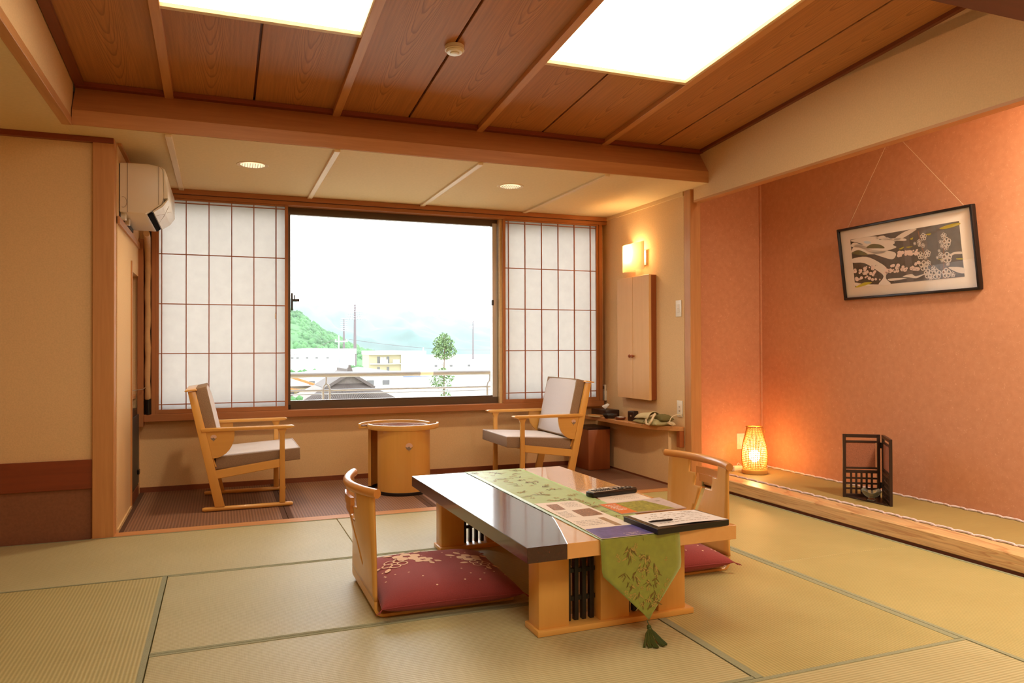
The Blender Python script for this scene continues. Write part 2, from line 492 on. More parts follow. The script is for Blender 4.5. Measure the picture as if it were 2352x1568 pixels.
# ---- floor: sub-slab, tatami with cloth borders
fl = sbox('floor', 'reddish_y', -2.5, 4.2, -1.6, 6.1, -.12, -.03)
fl['kind'] = 'structure'; fl['label'] = 'tatami floor of the guest room with green cloth borders'
def mat_piece(name, x0, x1, y0, y1, mat, heri, sides, hw=.028, zt=0.):
    g = .0016
    cx, cy_ = (x0+x1)/2, (y0+y1)/2
    bm = bmesh.new()
    box(bm, x0+g-cx, x1-g-cx, y0+g-cy_, y1-g-cy_, -.0295, 0, .002)
    t = mk(name, bm, mat, fl, loc=(cx-fl.location.x, cy_-fl.location.y, zt-fl.location.z))
    for s in sides:
        bm = bmesh.new()
        a, b, c, d = x0+g-cx, x1-g-cx, y0+g-cy_, y1-g-cy_
        if s == 'y0': box(bm, a, b, c, c+hw, -.004, .0012)
        if s == 'y1': box(bm, a, b, d-hw, d, -.004, .0012)
        if s == 'x0': box(bm, a, a+hw, c, d, -.004, .0012)
        if s == 'x1': box(bm, b-hw, b, c, d, -.004, .0012)
        mk('border_cloth', bm, heri, t)
    return t
Y1, Y2, Y3, Y4 = 4.505, 3.645, 2.725, 1.855
TX = [  # x-oriented mats
    (-2.40, -1.105, Y2, Y1), (-1.105, .635, Y2, Y1), (.635, 2.375, Y2, Y1),
    (-.22, 1.505, Y3, Y2), (-.22, 1.505, Y4, Y3),
    (-1.09, .635, .985, Y4), (.635, 2.375, .985, Y4), (-1.09, .635, .115, .985), (.635, 2.375, .115, .985),
    (-1.09, .635, -.755, .115), (.635, 2.375, -.755, .115), (-1.09, .635, -1.5, -.755), (.635, 2.375, -1.5, -.755)]
for a in TX:
    mat_piece('tatami_mat', *a, 'tatami_x', 'heri', ('y0', 'y1'), hw=.012 if a[2] == Y2 else .016)
TY = [(-1.09, -.22, Y4, Y2), (1.505, 2.375, Y4, Y2), (2.375, 3.243, 2.82, Y1), (2.375, 3.243, 1.08, 2.82), (2.375, 3.243, -.66, 1.08), (2.375, 3.243, -1.5, -.66),
      (-2.40, -1.09, Y4, Y2), (-2.40, -1.09, .115, Y4), (-2.40, -1.09, -1.5, .115)]
for a in TY:
    mat_piece('tatami_mat', *a, 'tatami_y', 'heri', ('x0', 'x1'), hw=.028 if a[0] > 1.4 and a[0] < 2.3 else .018)
# alcove floor: brown woven mats between a wooden rail and the window wall
sbox('trim_1', 'hinoki_x', -.64, 3.243, 4.507, 4.60, -.03, .002, label='pale wooden floor rail between tatami and brown matting')
for x0, x1 in ((XL, .37), (.37, 1.25), (1.25, 2.13), (2.13, 3.12)):
    mat_piece('woven_mat', x0, x1, 4.602, WY, 'brown_mat', 'heri_brown', ('x0', 'x1'), hw=.03)

# ---- window wall: low plaster wall, sill, head, jambs
wb_ = sbox('wall_back', 'plaster', -.66, 3.3, WY, WY+.14, -.03, .50)
sbox('wall_back_head', 'plaster', -.66, 3.3, WY, WY+.14, 2.12, 2.40)['kind'] = 'structure'
sbox('wall_back_pier', 'plaster', -.66, -.50, WY, WY+.14, .5, 2.12)['kind'] = 'structure'
sbox('wall_back_return', 'plaster', 3.055, 3.3, WY, WY+.14, .5, 2.12)['kind'] = 'structure'
sbox('baseboard_back', 'reddish_y', XL, 3.05, WY-.012, WY, 0., .035)
sbox('trim_2', 'sash_wood_x', -.50, 3.09, 5.765, 5.90, .497, .548, bev=.003, label='wooden window sill rail')
sbox('trim_3', 'sash_wood_x', -.53, 3.12, 5.765, 5.90, 2.066, 2.092, label='lower grooved head rail over window')
sbox('trim_4', 'sash_wood_x', -.53, 3.12, 5.75, 5.90, 2.096, 2.13, label='upper head rail over window')
sbox('trim_5', 'sash_wood_z', 3.045, 3.075, 5.765, 5.90, .548, 2.066, label='right wooden window jamb')
sbox('trim_6', 'sash_wood_z', -.535, -.50, 5.72, 5.90, .47, 1.76, label='left wooden corner post of window wall')
sbox('trim_7', 'sash_wood_z', -.452, -.428, 5.77, 5.90, .548, 2.066, label='wooden window jamb beside wrapped pipe')
sbox('trim_8', 'pale_y', 2.142, 2.182, 5.80, 5.90, .548, 2.066, label='pale wooden mullion right of clear window')
# aluminium window
W1 = struct('window_1', 'wide aluminium framed window behind the paper screens')
sbox('frame_top', 'aluminium', -.428, 3.045, 5.86, 5.93, 2.035, 2.066, W1)
sbox('frame_bottom', 'aluminium', -.428, 3.045, 5.84, 5.93, .548, .600, W1)
sbox('sash_stile', 'aluminium', .455, .485, 5.845, 5.90, .60, 2.035, W1)
sbox('sash_stile', 'alu_light', 2.095, 2.135, 5.845, 5.90, .60, 2.035, W1)
sbox('sash_rail', 'aluminium', .485, 2.095, 5.85, 5.89, .600, .612, W1)
sbox('sash_rail', 'aluminium', .485, 2.095, 5.85, 5.89, 2.012, 2.035, W1)
sbox('pane', 'glass', .485, 2.095, 5.868, 5.872, .612, 2.012, W1)
sbox('pane', 'glass', -.42, .455, 5.893, 5.897, .60, 2.035, W1)
sbox('pane', 'glass', 2.135, 3.04, 5.893, 5.897, .60, 2.035, W1)
bm = bmesh.new()
box(bm, .488, .502, 5.83, 5.845, 1.29, 1.42, .002)
lt = mk('latch', bm, 'dark_grey', W1)
bm = bmesh.new(); box(bm, .495, .548, 5.815, 5.832, 1.355, 1.375, .002); box(bm, .510, .518, 5.815, 5.83, 1.37, 1.405, .001)
mk('latch_lever', bm, 'dark_grey', lt)
bm = bmesh.new(); box(bm, 2.085, 2.10, 5.825, 5.845, 1.355, 1.40, .003)
mk('latch', bm, 'dark_grey', W1)
bm = bmesh.new(); box(bm, .455, .485, 5.825, 5.845, .552, .585, .004)
mk('corner_block', bm, 'black', W1)

# ---- right wall of the alcove
sbox('wall_right', 'plaster', XR, XR+.09, 4.60, 6.0, .40, ZA+.2)
sbox('wall_right_lower', 'plaster', 3.045, XR+.09, 4.70, 6.0, -.03, .40)['kind'] = 'structure'
sbox('wall_right_end', 'plaster', XR, XR+.09, 4.60, 4.70, -.03, .40)['kind'] = 'structure'
sbox('baseboard_right', 'reddish_y', 3.04, 3.045, 4.70, WY, 0, .012)
sbox('trim_9', 'pale_y', XR-.008, XR, 4.60, WY, ZA-.03, ZA, label='thin pale trim along the top of the right wall')
# pillar
sbox('trim_10', 'hinoki_z', XR, 3.21, 4.52, 4.60, -.03, 2.45, bev=.004, label='square wooden alcove pillar beside the terracotta recess')

# ---- left: post, wainscoted wall
sbox('trim_11', 'hinoki_z', -.637, -.534, 4.51, 4.60, -.03, ZA, bev=.003, label='square wooden post at the left of the window alcove')
wl = sbox('wall_left', 'plaster', -2.5, -.637, 4.535, 4.66, .415, ZA)
sbox('wall_left_lower', 'brown_paper', -2.5, -.637, 4.535, 4.66, -.03, .265)['kind'] = 'structure'
sbox('trim_12', 'reddish_x', -2.5, -.637, 4.522, 4.66, .265, .417, label='red brown wooden rail across the left wall')
sbox('trim_13', 'reddish_x', -2.5, -.537, 4.500, 4.66, ZA-.028, ZA, label='thin dark cornice over the left wall')
# alcove left wall with recessed niche y 5.30..5.72
def sidebox(name, mat, y0, y1, z0, z1, x0=XL-.10, x1=XL):
    o = sbox(name, mat, x0, x1, y0, y1, z0, z1); o['kind'] = 'structure'; return o
sidebox('wall_side', 'plaster', 4.60, 5.28, -.03, ZA)
sidebox('wall_side_over_niche', 'plaster', 5.28, WY, 1.50, ZA)
sidebox('wall_side_end', 'plaster', 5.74, WY+.1, -.03, 1.50)
sidebox('wall_side_niche', 'reddish_z', 5.28, 5.74, -.03, 1.50, XL-.45, XL-.42)
sidebox('wall_side_niche_near', 'reddish_z', 5.26, 5.28, -.03, 1.50, XL-.42, XL-.10)
sidebox('wall_side_niche_far', 'reddish_z', 5.74, 5.76, -.03, 1.50, XL-.42, XL-.10)
sidebox('wall_side_niche_top', 'reddish_z', 5.28, 5.74, 1.50, 1.52, XL-.42, XL-.10)
sbox('trim_14', 'hinoki_z', XL-.02, XL+.008, 5.262, 5.29, -.03, 1.56, label='slim wooden edge strip of the side niche')
sbox('trim_15', 'hinoki_y', XL-.02, XL+.012, 4.60, 5.72, 1.69, 1.73, label='wooden ledge below the air conditioner')
sbox('baseboard_side', 'pale_y', XL, XL+.008, 4.60, 5.26, 0., .02)
nc = thing('niche_cupboard', 'dark low cupboard set in the side niche behind left armchair', 'cupboard', (XL-.2, 5.51, 0))
bm = bmesh.new(); box(bm, -.21, .195, -.225, .225, .001, .60, .003); mk('body', bm, 'dark_wood', nc)
bm = bmesh.new(); box(bm, .195, .205, -.215, .215, .09, .56, .002); mk('door', bm, 'dark_grey', nc)
bm = bmesh.new(); box(bm, .193, .203, -.225, .225, .002, .08, .002); mk('plinth', bm, 'reddish_y', nc)
bm = bmesh.new(); box(bm, .205, .218, .10, .16, .16, .19, .003); mk('handle', bm, 'black', nc)
ns = thing('niche_shelf', 'pale wooden shelf board across the side niche', 'shelf', (XL-.2, 5.51, .68))
bm = bmesh.new(); box(bm, -.215, .185, -.23, .23, -.012, .012, .002); mk('board', bm, 'hinoki_y', ns)

# ---- tokonoma recess
sbox('wall_tokonoma', 'toko_wall', 3.90, 4.05, -1.2, 4.9, -.03, 2.55)
sbox('wall_tokonoma_end', 'toko_wall', 3.21, 3.90, 4.72, 4.9, -.03, 2.55)['kind'] = 'structure'
sbox('wall_tokonoma_near', 'toko_wall', 3.12, 4.05, -1.35, -1.2, -.03, 2.55)['kind'] = 'structure'
sbox('ceiling_tokonoma', 'plaster_ceiling', XR, 4.05, -1.2, 4.9, 2.45, 2.5)['kind'] = 'structure'
sbox('trim_16', 'toko_wall', 3.885, 3.90, 4.705, 4.72, .09, 2.45, label='thin corner bead of the terracotta recess')
tb = sbox('floor_tokonoma', 'toko_mat', 3.38, 3.90, -1.2, 4.72, -.03, .088)
tb['kind'] = 'structure'; tb['label'] = 'raised matting floor of the terracotta recess'
sbox('floor_tokonoma_end', 'toko_mat', 3.21, 3.38, 4.56, 4.72, -.03, .088)['kind'] = 'structure'
ka = sbox('trim_17', 'kamachi', 3.247, 3.38, -1.2, 4.56, .014, .09, bev=.004, label='pale grained wooden front beam of the raised recess')
sbox('trim_18', 'reddish_y', 3.262, 3.37, -1.2, 4.56, -.03, .014, label='dark red recess strip under the front beam')
def zigzag(name, x, y0, y1, z, pitch=.052, amp=.011, r=.0062):
    bm = bmesh.new()
    n = int((y1-y0)/pitch)
    for i in range(n):
        ya = y0+i*pitch
        s = 1 if i % 2 else -1
        tube(bm, [(x+s*amp, ya-.008, z), (x+s*amp*.2, ya+pitch*.3, z+.002), (x-s*amp*.2, ya+pitch*.7, z+.002), (x-s*amp, ya+pitch+.008, z)], [r*.55, r, r, r*.55], 6)
    o = mk(name, bm, 'cord_white', tb, loc=-tb.location, smooth=True)
    o['kind'] = 'stuff'
    return o
zigzag('braided_cord', 3.392, .6, 4.70, .0925)
zigzag('braided_cord', 3.886, .6, 4.70, .0925)
# lintel wall above the recess (kokabe) with its brown underside board
bm = bmesh.new()
ys = [-1.3, 2.2, 4.478]
prism(bm, [(-1.3, 2.043), (4.478, 2.043), (4.478, ZA+.0), (4.41, ZA+.0), (4.41, zc(4.41)+.03), (-1.3, zc(-1.3)+.03)], 'yz', XR, XR+.06)
ko = mk('wall_lintel', bm, 'plaster', kind='structure')
bm = bmesh.new(); box(bm, XR, XR+.062, -1.3, 4.48, 2.028, 2.043)
mk('trim_19', bm, 'hinoki_y', kind='structure', label='wooden underside board of the lintel wall')

# ---- ceilings
cl = struct('ceiling', 'sloping boarded ceiling with pale ribs')
ang = math.atan(-.083)
Y_NEAR, Y_FAR = 2.05, 4.42
def slope_piece(name, mat, x0, x1, y0, y1, zlo, zhi, bev=0., parent=cl):
    cx, ym = (x0+x1)/2, (y0+y1)/2
    L_ = (y1-y0)/math.cos(ang)
    bm = bmesh.new(); box(bm, x0-cx, x1-cx, -L_/2, L_/2, zlo, zhi, bev)
    o = mk(name, bm, mat, parent, loc=(cx, ym, zc(ym)), rot=(ang, 0, 0))
    if parent is None: o['kind'] = 'structure'
    return o
slope_piece('ceiling_deck', 'reddish_y', -.75, 3.2, Y_NEAR-.1, Y_FAR+.02, .022, .05)
g = .004
PAN = [(-.245, .595), (1.512, 2.338)]
YP = 3.432
bd = [(-.70, -.262), (-.26, .165), (.173, .62), (.62, 1.037), (1.045, 1.49), (1.49, 1.901), (1.909, 2.37), (2.37, 2.761), (2.769, 3.12)]
for x0, x1 in bd:
    inp = (x0 > -.3 and x1 < .63) or (x0 > 1.48 and x1 < 2.4)
    slope_piece('board', 'ceiling_board', x0+g/2, x1-g/2, YP if inp else Y_NEAR, Y_FAR, 0, .02, .0015)
for x in (-.26, .62, 1.495, 2.37):
    slope_piece('rib', 'hinoki_y', x-.022, x+.022, Y_NEAR, Y_FAR, -.028, 0.002, .002)
slope_piece('edge_strip', 'reddish_y', -.70, -.655, Y_NEAR, Y_FAR, -.02, .001)
slope_piece('edge_strip', 'reddish_y', 3.095, 3.12, Y_NEAR, Y_FAR, -.02, .001)
sbox('edge_strip', 'reddish_x', -.70, 3.12, 4.36, 4.41, zc(4.39)-.022, zc(4.39)+.001, cl)
for i, (x0, x1) in enumerate(PAN):
    side = 'left' if i == 0 else 'right'
    t = thing('ceiling_light', f'{side} large bright rectangular ceiling light panel in wooden frame', 'ceiling light', (0, 0, 0), 0, 'ceiling light panels')
    slope_piece('diffuser', 'lamp_panel', x0, x1, 2.50, YP, -.008, .0, parent=t)
    slope_piece('frame', 'pale_y', x0-.004, x1+.004, YP-.012, YP+.012, -.026, .002, .001, parent=t)
    slope_piece('frame', 'pale_y', x0-.012, x0+.004, 2.50, YP+.012, -.026, .002, .001, parent=t)
    slope_piece('frame', 'pale_y', x1-.004, x1+.012, 2.50, YP+.012, -.026, .002, .001, parent=t)
    slope_piece('frame', 'pale_y', x0-.004, x1+.004, 2.488, 2.512, -.026, .002, .001, parent=t)
    slope_piece('back_tray', 'white_plastic', x0, x1, 2.50, YP, .001, .02, parent=t)
for x0, x1 in PAN:
    slope_piece('board', 'ceiling_board', x0-.01, x1+.01, Y_NEAR, 2.49, 0, .02, .0015)
# main beam between room and alcove
bm = bmesh.new()
prism(bm, [(4.302, 2.133), (4.302, 2.208), (4.405, 2.352), (4.405, 2.42), (4.60, 2.42), (4.60, 2.133)], 'yz', -.70, 3.12)
mk('trim_20', bm, 'hinoki_x', kind='structure', label='long wooden beam with sloped face between ceilings')
# alcove ceiling
ac = sbox('ceiling_alcove', 'plaster_ceiling', -.735, 3.3, 4.31, 6.0, ZA+.001, ZA+.04)
ac['kind'] = 'structure'
for x in (-.26, .615, 1.475, 2.345):
    o = sbox('batten', 'pale_y', x-.017, x+.017, 4.32, 5.752, ZA-.012, ZA+.003, ac, .002)
sbox('batten', 'hinoki_y', XL, XL+.02, 4.60, 5.75, ZA-.012, ZA+.003, ac, .001)
# left soffit
sf = sbox('ceiling_soffit', 'plaster_ceiling', -2.5, -.735, -1.3, 4.66, ZA, ZA+.04)
sf['kind'] = 'structure'
bm = bmesh.new()
prism(bm, [(-1.3, ZA+.035), (4.33, ZA+.035), (4.38, zc(4.38)+.03), (-1.3, zc(-1.3)+.03)], 'yz', -.76, -.705)
mk('wall_soffit', bm, 'plaster', kind='structure')
sbox('trim_21', 'hinoki_y', -.745, -.70, -1.3, 4.305, ZA-.002, ZA+.04, bev=.002, label='wooden edge strip of the lowered left ceiling')
# rear half of the room: beam, flat ceiling, walls (behind the camera)
sbox('trim_22', 'reddish_x', -2.5, 3.13, 1.90, 2.06, 2.53, 2.74, label='dark red beam above the front of the room')
M['dark_red'] = wood('dark_red_wood', srgb(80, 26, 12), srgb(98, 36, 18), 'x', 1, .5)
sbox('trim_24', 'dark_red', -2.5, 3.12, 1.14, 1.24, 1.789, 1.90, label='dark red door lintel crossing the top right corner of the view')
sbox('gap_shade_strip', 'black_lacquer', -.50, -.452, 5.862, 5.90, .548, 2.066, label='added black backing strip for the dark gap behind the wrapped pipe')  # black backing added to stand in for the shaded gap beside the pipe
sbox('ceiling_rear', 'ceiling_board', -2.5, 3.2, -1.5, 1.92, 2.55, 2.6)['kind'] = 'structure'
sbox('wall_rear', 'plaster', -2.5, 3.3, -1.62, -1.5, -.03, 2.6)
sbox('wall_far_left', 'plaster', -2.62, -2.5, -1.6, 4.7, -.03, 2.3)
sbox('wall_front_right', 'plaster', 3.12, 3.3, -1.5, -1.2, -.03, 2.6)['kind'] = 'structure'

# ---- roof slab over everything so that no sky leaks in
sbox('roof', 'plaster_ceiling', -2.7, 4.2, -1.7, 6.05, 2.78, 2.85)
sbox('wall_outer_right', 'plaster', 4.06, 4.2, -1.7, 6.05, -.1, 2.8)['kind'] = 'structure'
sbox('wall_outer_left', 'plaster', -2.75, -2.63, -1.7, 6.05, -.1, 2.8)['kind'] = 'structure'
sbox('wall_outer_rear', 'plaster', -2.7, 4.2, -1.75, -1.63, -.1, 2.8)['kind'] = 'structure'
sbox('wall_outer_left_far', 'plaster', -2.7, -.64, 5.9, 6.05, -.1, 2.8)['kind'] = 'structure'
sbox('wall_outer_right_far', 'plaster', 3.3, 4.2, 5.9, 6.05, -.1, 2.8)['kind'] = 'structure'
sbox('wall_outer_top', 'plaster', -.66, 3.3, 5.98, 6.05, 2.36, 2.8)['kind'] = 'structure'
# ------------------------------------------------------------------ shoji screens
def shoji(name, label, x0, x1, z0, z1, verts, horis, y=5.785, fl_=.022, fb=.03, ft=.012):
    t = thing(name, label, 'screen', ((x0+x1)/2, y, z0), 0, 'sliding paper screens')
    X = (x0+x1)/2
    def bx(nm, mat, a, b, c, d, e, f, bev=.001):
        bm = bmesh.new(); box(bm, a-X, b-X, c, d, e-z0, f-z0, bev)
        return mk(nm, bm, mat, t)
    bx('stile', 'sash_wood_z', x0, x0+fl_, -.014, .014, z0, z1)
    bx('stile', 'sash_wood_z', x1-fl_, x1, -.014, .014, z0, z1)
    bx('rail', 'sash_wood_x', x0+fl_, x1-fl_, -.014, .014, z0, z0+fb)
    bx('rail', 'sash_wood_x', x0+fl_, x1-fl_, -.014, .014, z1-ft, z1)
    zb, ztp = z0+fb, z1-ft
    for v in verts: bx('lattice_bar', 'kumiko', v-.0032, v+.0032, -.010, .002, zb, ztp, .0006)
    for h in horis: bx('lattice_bar', 'kumiko', x0+fl_, x1-fl_, -.0085, .003, h-.0032, h+.0032, .0006)
    bm = bmesh.new(); flat(bm, [(x0+fl_-.004-X, .0035, zb-.004-z0), (x1-fl_+.004-X, .0035, zb-.004-z0), (x1-fl_+.004-X, .0035, ztp+.004-z0), (x0+fl_-.004-X, .0035, ztp+.004-z0)])
    mk('paper', bm, 'shoji_paper', t)
    return t
shoji('shoji_screen', 'left sliding paper screen of dark lattice behind left armchair', -.428, .462, .549, 2.065,
      [-.388, -.231, -.081, .071, .223, .378], [2.035, 1.671, 1.320, .971, .614])
shoji('shoji_screen', 'right sliding paper screen of dark lattice behind right armchair', 2.162, 3.044, .549, 2.065,
      [2.212, 2.36, 2.51, 2.663, 2.815, 2.969], [2.035, 1.663, 1.325, .980, .631])
pl_ = thing('screen_pull_cord', 'thin pull cord hanging in front of left paper screen', 'cord', (.372, 5.762, 2.06))
bm = bmesh.new(); tube(bm, [(0, 0, 0), (0, -.002, -.4), (.001, -.001, -.8)], .0012, 5); mk('string', bm, 'grey_line', pl_)
bm = bmesh.new(); lathe(bm, [(.002, -.84), (.004, -.83), (.003, -.80), (.001, -.795)], 8); mk('toggle', bm, 'white_plastic', pl_)

# ------------------------------------------------------------------ low table
T = thing('low_table', 'low rectangular table half dark lacquer half pale maple in the room centre', 'table', (1.345, 3.04, 0), math.radians(.8))
bnd = [(-.275, -.755), (-.222, -.60), (-.167, -.43), (-.110, -.22), (-.055, 0), (.02, .25), (.10, .52), (.166, .755)]
bm = bmesh.new(); prism(bm, [(-.42, -.755)]+bnd+[(-.42, .755)], 'xy', .293, .345, .0014, 1)
mk('dark_tabletop', bm, 'table_dark', T, label='dark lacquered left part of the table top')
bm = bmesh.new(); prism(bm, [(x+.0004, y) for x, y in bnd[::-1]]+[(.42, -.755), (.42, .755)], 'xy', .293, .345, .0014, 1)
mk('light_tabletop', bm, 'table_light', T, label='pale maple right part of the table top')
bm = bmesh.new(); box(bm, -.36, .36, -.70, .70, .283, .2945); mk('under_frame', bm, 'maple_y', T)
for s in (-1, 1):
    yc = s*.588
    bm = bmesh.new(); box(bm, -.335, .308, yc-.06, yc+.06, 0, .022, .004, 2); mk('foot_plate', bm, 'maple_x', T, smooth=30)
    for a, b in ((-.326, -.208), (-.083, .036), (.160, .278)):
        bm = bmesh.new(); box(bm, a, b, yc-.046, yc+.046, .021, .284, .004, 2); mk('leg', bm, 'maple_z', T, smooth=30)
    for a, b in ((-.208, -.083), (.036, .160)):
        w_ = b-a
        for k in range(4):
            x = a + w_*(k+.5)/4
            bm = bmesh.new(); box(bm, x-.008, x+.008, yc-.010, yc+.010, .022, .284, .001); mk('lattice_bar', bm, 'black_lacquer', T)
        for z in (.10, .20):
            bm = bmesh.new(); box(bm, a, b, yc-.006, yc+.006, z-.008, z+.008, .001); mk('lattice_bar', bm, 'black_lacquer', T)

# ------------------------------------------------------------------ table runner
M['runner'] = plain('green_silk', srgb(134, 144, 38), .42, .8, noise=.10, nscale=45., bump=.12, sheen=1., coat=.6)
M['runner'].node_tree.nodes['Principled BSDF'].inputs['Sheen Tint'].default_value = (.75, 1, .5, 1)
M['runner'].node_tree.nodes['Principled BSDF'].inputs['Coat Roughness'].default_value = .35
M['runner_print'] = plain('runner_print_brown', srgb(112, 96, 42), .5)
M['runner_print2'] = plain('runner_print_tan', srgb(176, 156, 84), .42)
M['tassel'] = plain('green_thread', srgb(62, 74, 22), .6)
R = thing('table_runner', 'green patterned silk table runner with pointed tasselled end hanging over the table', 'table runner', (1.36, 3.04, .3455))
HX = .158
def run_path(t):
    """distance t from the near table edge: t<0 hangs in front, 0..1.51 lies on the table, beyond hangs behind"""
    yn, yf = 2.279, 3.800
    if t < 0:
        return (yn-.004-.004*math.sin(min(1, -t/.1)*1.6), .346+t*.985 if t < -.004 else .3462)
    if t <= yf-yn: return (yn+t, .3468)
    return (yf+.005, .3462-(t-(yf-yn)))
def run_pt(s, t, off=0.):
    y, z = run_path(t)
    cx = .0 if t >= 0 else -t*.05
    wob = .0008*math.sin(38*t+9*s)+.0006*math.sin(61*t-30*s) if 0 < t < 1.5 else 0
    if t < 0:
        d = min(1, -t/.12)
        return Vector((s+cx, y-3.04-off-.0035*d*math.sin(17*s+1.0), z-.3455))
    if t > 1.521: return Vector((s, y-3.04+off, z-.3455))
    return Vector((s, y-3.04, z-.3455+abs(wob)+off))
rows = [-.295+.295*i/14 for i in range(14)]+[-.003]+[.004+1.515*i/60 for i in range(61)]+[1.526+.29*i/8 for i in range(9)]
def halfw(t):
    if t < -.122: return (max(.002, HX*(1-(-t-.122)/(.292-.122))), .012*(-t-.122)/.17)
    if t > 1.64: return (max(.002, HX*(1-(t-1.64)/.176)), 0)
    return (HX, 0)
bm = bmesh.new(); grid = []
for t in rows:
    hw_, sh = halfw(t)
    grid.append([bm.verts.new(run_pt(sh+hw_*(-1+2*j/14), t)) for j in range(15)])
for a, b in zip(grid[:-1], grid[1:]):
    for j in range(14): bm.faces.new((a[j], a[j+1], b[j+1], b[j]))
o = mk('cloth', bm, 'runner', R, smooth=60)
sd = o.modifiers.new('thickness', 'SOLIDIFY'); sd.thickness = .0012; sd.offset = -1
def decal(bm, fn, cx, cy, pts, off):
    """fan of triangles draped through fn(u, v, off)"""
    c = bm.verts.new(fn(cx, cy, off))
    v = [bm.verts.new(fn(u, w_, off)) for u, w_ in pts]
    for i in range(len(v)): bm.faces.new((c, v[i], v[(i+1) % len(v)]))
def leaf_pts(cx, cy, L, W, a, n=5):
    pts = []
    for i in range(n+1):
        q = i/n; pts.append((q*L, W*math.sin(PI*q)**.8))
    for i in range(n-1, 0, -1):
        q = i/n; pts.append((q*L, -W*math.sin(PI*q)**.8))
    ca, sa = math.cos(a), math.sin(a)
    return [(cx+u*ca-v*sa, cy+u*sa+v*ca) for u, v in pts], (cx+.5*L*ca, cy+.5*L*sa)
bmA, bmB = bmesh.new(), bmesh.new()
rr = random.Random(3)
def sprig(x, t, sc, base):
    for k in range(rr.randint(4, 7)):
        a = base + rr.uniform(-1.2, 1.2)
        p, c = leaf_pts(x+rr.uniform(-.012, .012)*sc, t+rr.uniform(-.012, .012)*sc, rr.uniform(.018, .038)*sc, rr.uniform(.0012, .003)*sc, a)
        decal(bmA if rr.random() < .6 else bmB, run_pt, c[0], c[1], p, .0009)
def blossom(x, t, r, bm_):
    for k in range(5):
        a = 2*PI*k/5+rr.random()
        p, c = leaf_pts(x+math.cos(a)*r*.2, t+math.sin(a)*r*.2, r, r*.33, a, 3)
        decal(bm_, run_pt, c[0], c[1], p, .0011)
for t in [-.04, -.06, -.10, -.13, -.16, -.20, -.23]:
    for _ in range(3):
        h_, sh = halfw(t); x = sh+rr.uniform(-.55, .55)*max(0, h_-.025)*1.2
        sprig(x, t, 1.0, -PI/2)
        blossom(sh+rr.uniform(-.75, .75)*max(0, h_-.02), t+rr.uniform(-.02, .02), .007, bmB)
for (x, t) in [(.085, -.235), (.092, -.215), (.078, -.225), (.10, -.20), (.07, -.245), (-.085, -.19), (-.075, -.205), (.098, -.165), (.11, -.18)]:
    hh, sh = halfw(t)
    blossom(max(min(x, sh+hh-.02), sh-hh+.02), t, .008, bmB)
for i in range(46):
    sprig(rr.uniform(-.12, .12), rr.uniform(.02, 1.48), 1.25, rr.uniform(0, 6))
    blossom(rr.uniform(-.13, .13), rr.uniform(.02, 1.48), .012, bmB)
mk('leaf_print', bmA, 'runner_print', R, smooth='keep', kind='stuff')
mk('blossom_print', bmB, 'runner_print2', R, smooth='keep', kind='stuff')
bm = bmesh.new()
tube(bm, [(.017, -.774, -.287), (.018, -.785, -.302)], .0016, 6)
ball(bm, (.018, -.787, -.308), .008, 2)
lathe(bm, [(.006, -.318), (.009, -.314), (.006, -.309)], 10, (.018, -.790, 0))
for k in range(38):
    a = rr.uniform(-1, 1); b = rr.random()
    ex = -.022+.045*a + .02; ey = -.855-.018*b-.012*(1-a*a)
    tube(bm, [(.018+.003*a, -.791, -.313), (.018+.4*(ex-.018), -.81, -.319-.004*b), (.018+.75*(ex-.018), -.838, -.334), (ex, ey, -.3435+.004*b)], .0022, 5)
mk('tassel', bm, 'tassel', R, smooth=True, label='dark green tassel resting on the tatami')

# ------------------------------------------------------------------ papers and things on the table
ZT = .3475
def strip_text(bm, x0, x1, y, h, z, n=6, rng=rr):
    x = x0
    while x < x1-.003:
        l = rng.uniform(.004, .016)
        e = min(x+l, x1)
        flat(bm, [(x, y, z), (e, y, z), (e, y+h, z), (x, y+h, z)])
        x = e+rng.uniform(.002, .005)
def quad_obj(nm, mat, pts, z, parent, th=.0):
    bm = bmesh.new()
    if th: prism(bm, pts, 'xy', z, z+th)
    else: flat(bm, [(x, y, z) for x, y in pts])
    return mk(nm, bm, mat, parent)
B = thing('leaflet', 'open cream leaflet with small photos and purple band on the runner', 'leaflet', (1.315, 2.586, ZT+.0016))
quad_obj('page', 'paper', [(-.095, -.006), (.095, -.007), (.095, .309), (-.094, .311)], 0, B, .0008)
quad_obj('page', 'paper', [(-.106, -.310), (.103, -.307), (.095, -.0075), (-.095, -.0065)], .0002, B, .0008)
quad_obj('purple_band', 'print_purple', [(-.104, -.308), (.101, -.305), (.097, -.164), (-.098, -.165)], .0012, B)
quad_obj('photo_print', 'photo_brown', [(-.059, .270), (-.009, .271), (-.020, .160), (-.070, .162)], .0012, B)
quad_obj('photo_print', 'photo_brown', [(-.007, .135), (.080, .149), (.080, .024), (-.010, .021)], .0012, B)
quad_obj('photo_print', 'print_tan', [(.030, -.019), (.055, -.018), (.060, -.154), (.034, -.153)], .0014, B)
bm = bmesh.new()
for i in range(5): strip_text(bm, .01, .075, .275-.02*i, .006, .0012)
for i in range(6): strip_text(bm, -.08, -.03, .12-.018*i, .006, .0012)
for i in range(4): strip_text(bm, -.085, .02, -.05-.022*i, .006, .0014)
mk('printed_lines', bm, 'ink', B, smooth='keep', kind='stuff')
bm = bmesh.new()
for i in range(2): strip_text(bm, .0, .06, -.29+.018*i, .005, .0014)
mk('band_lines', bm, 'print_haze', B, smooth='keep', kind='stuff')
SH = thing('paper_sheet', 'plain white sheet partly under the colour magazine on the table', 'paper', (1.63, 2.88, .3456))
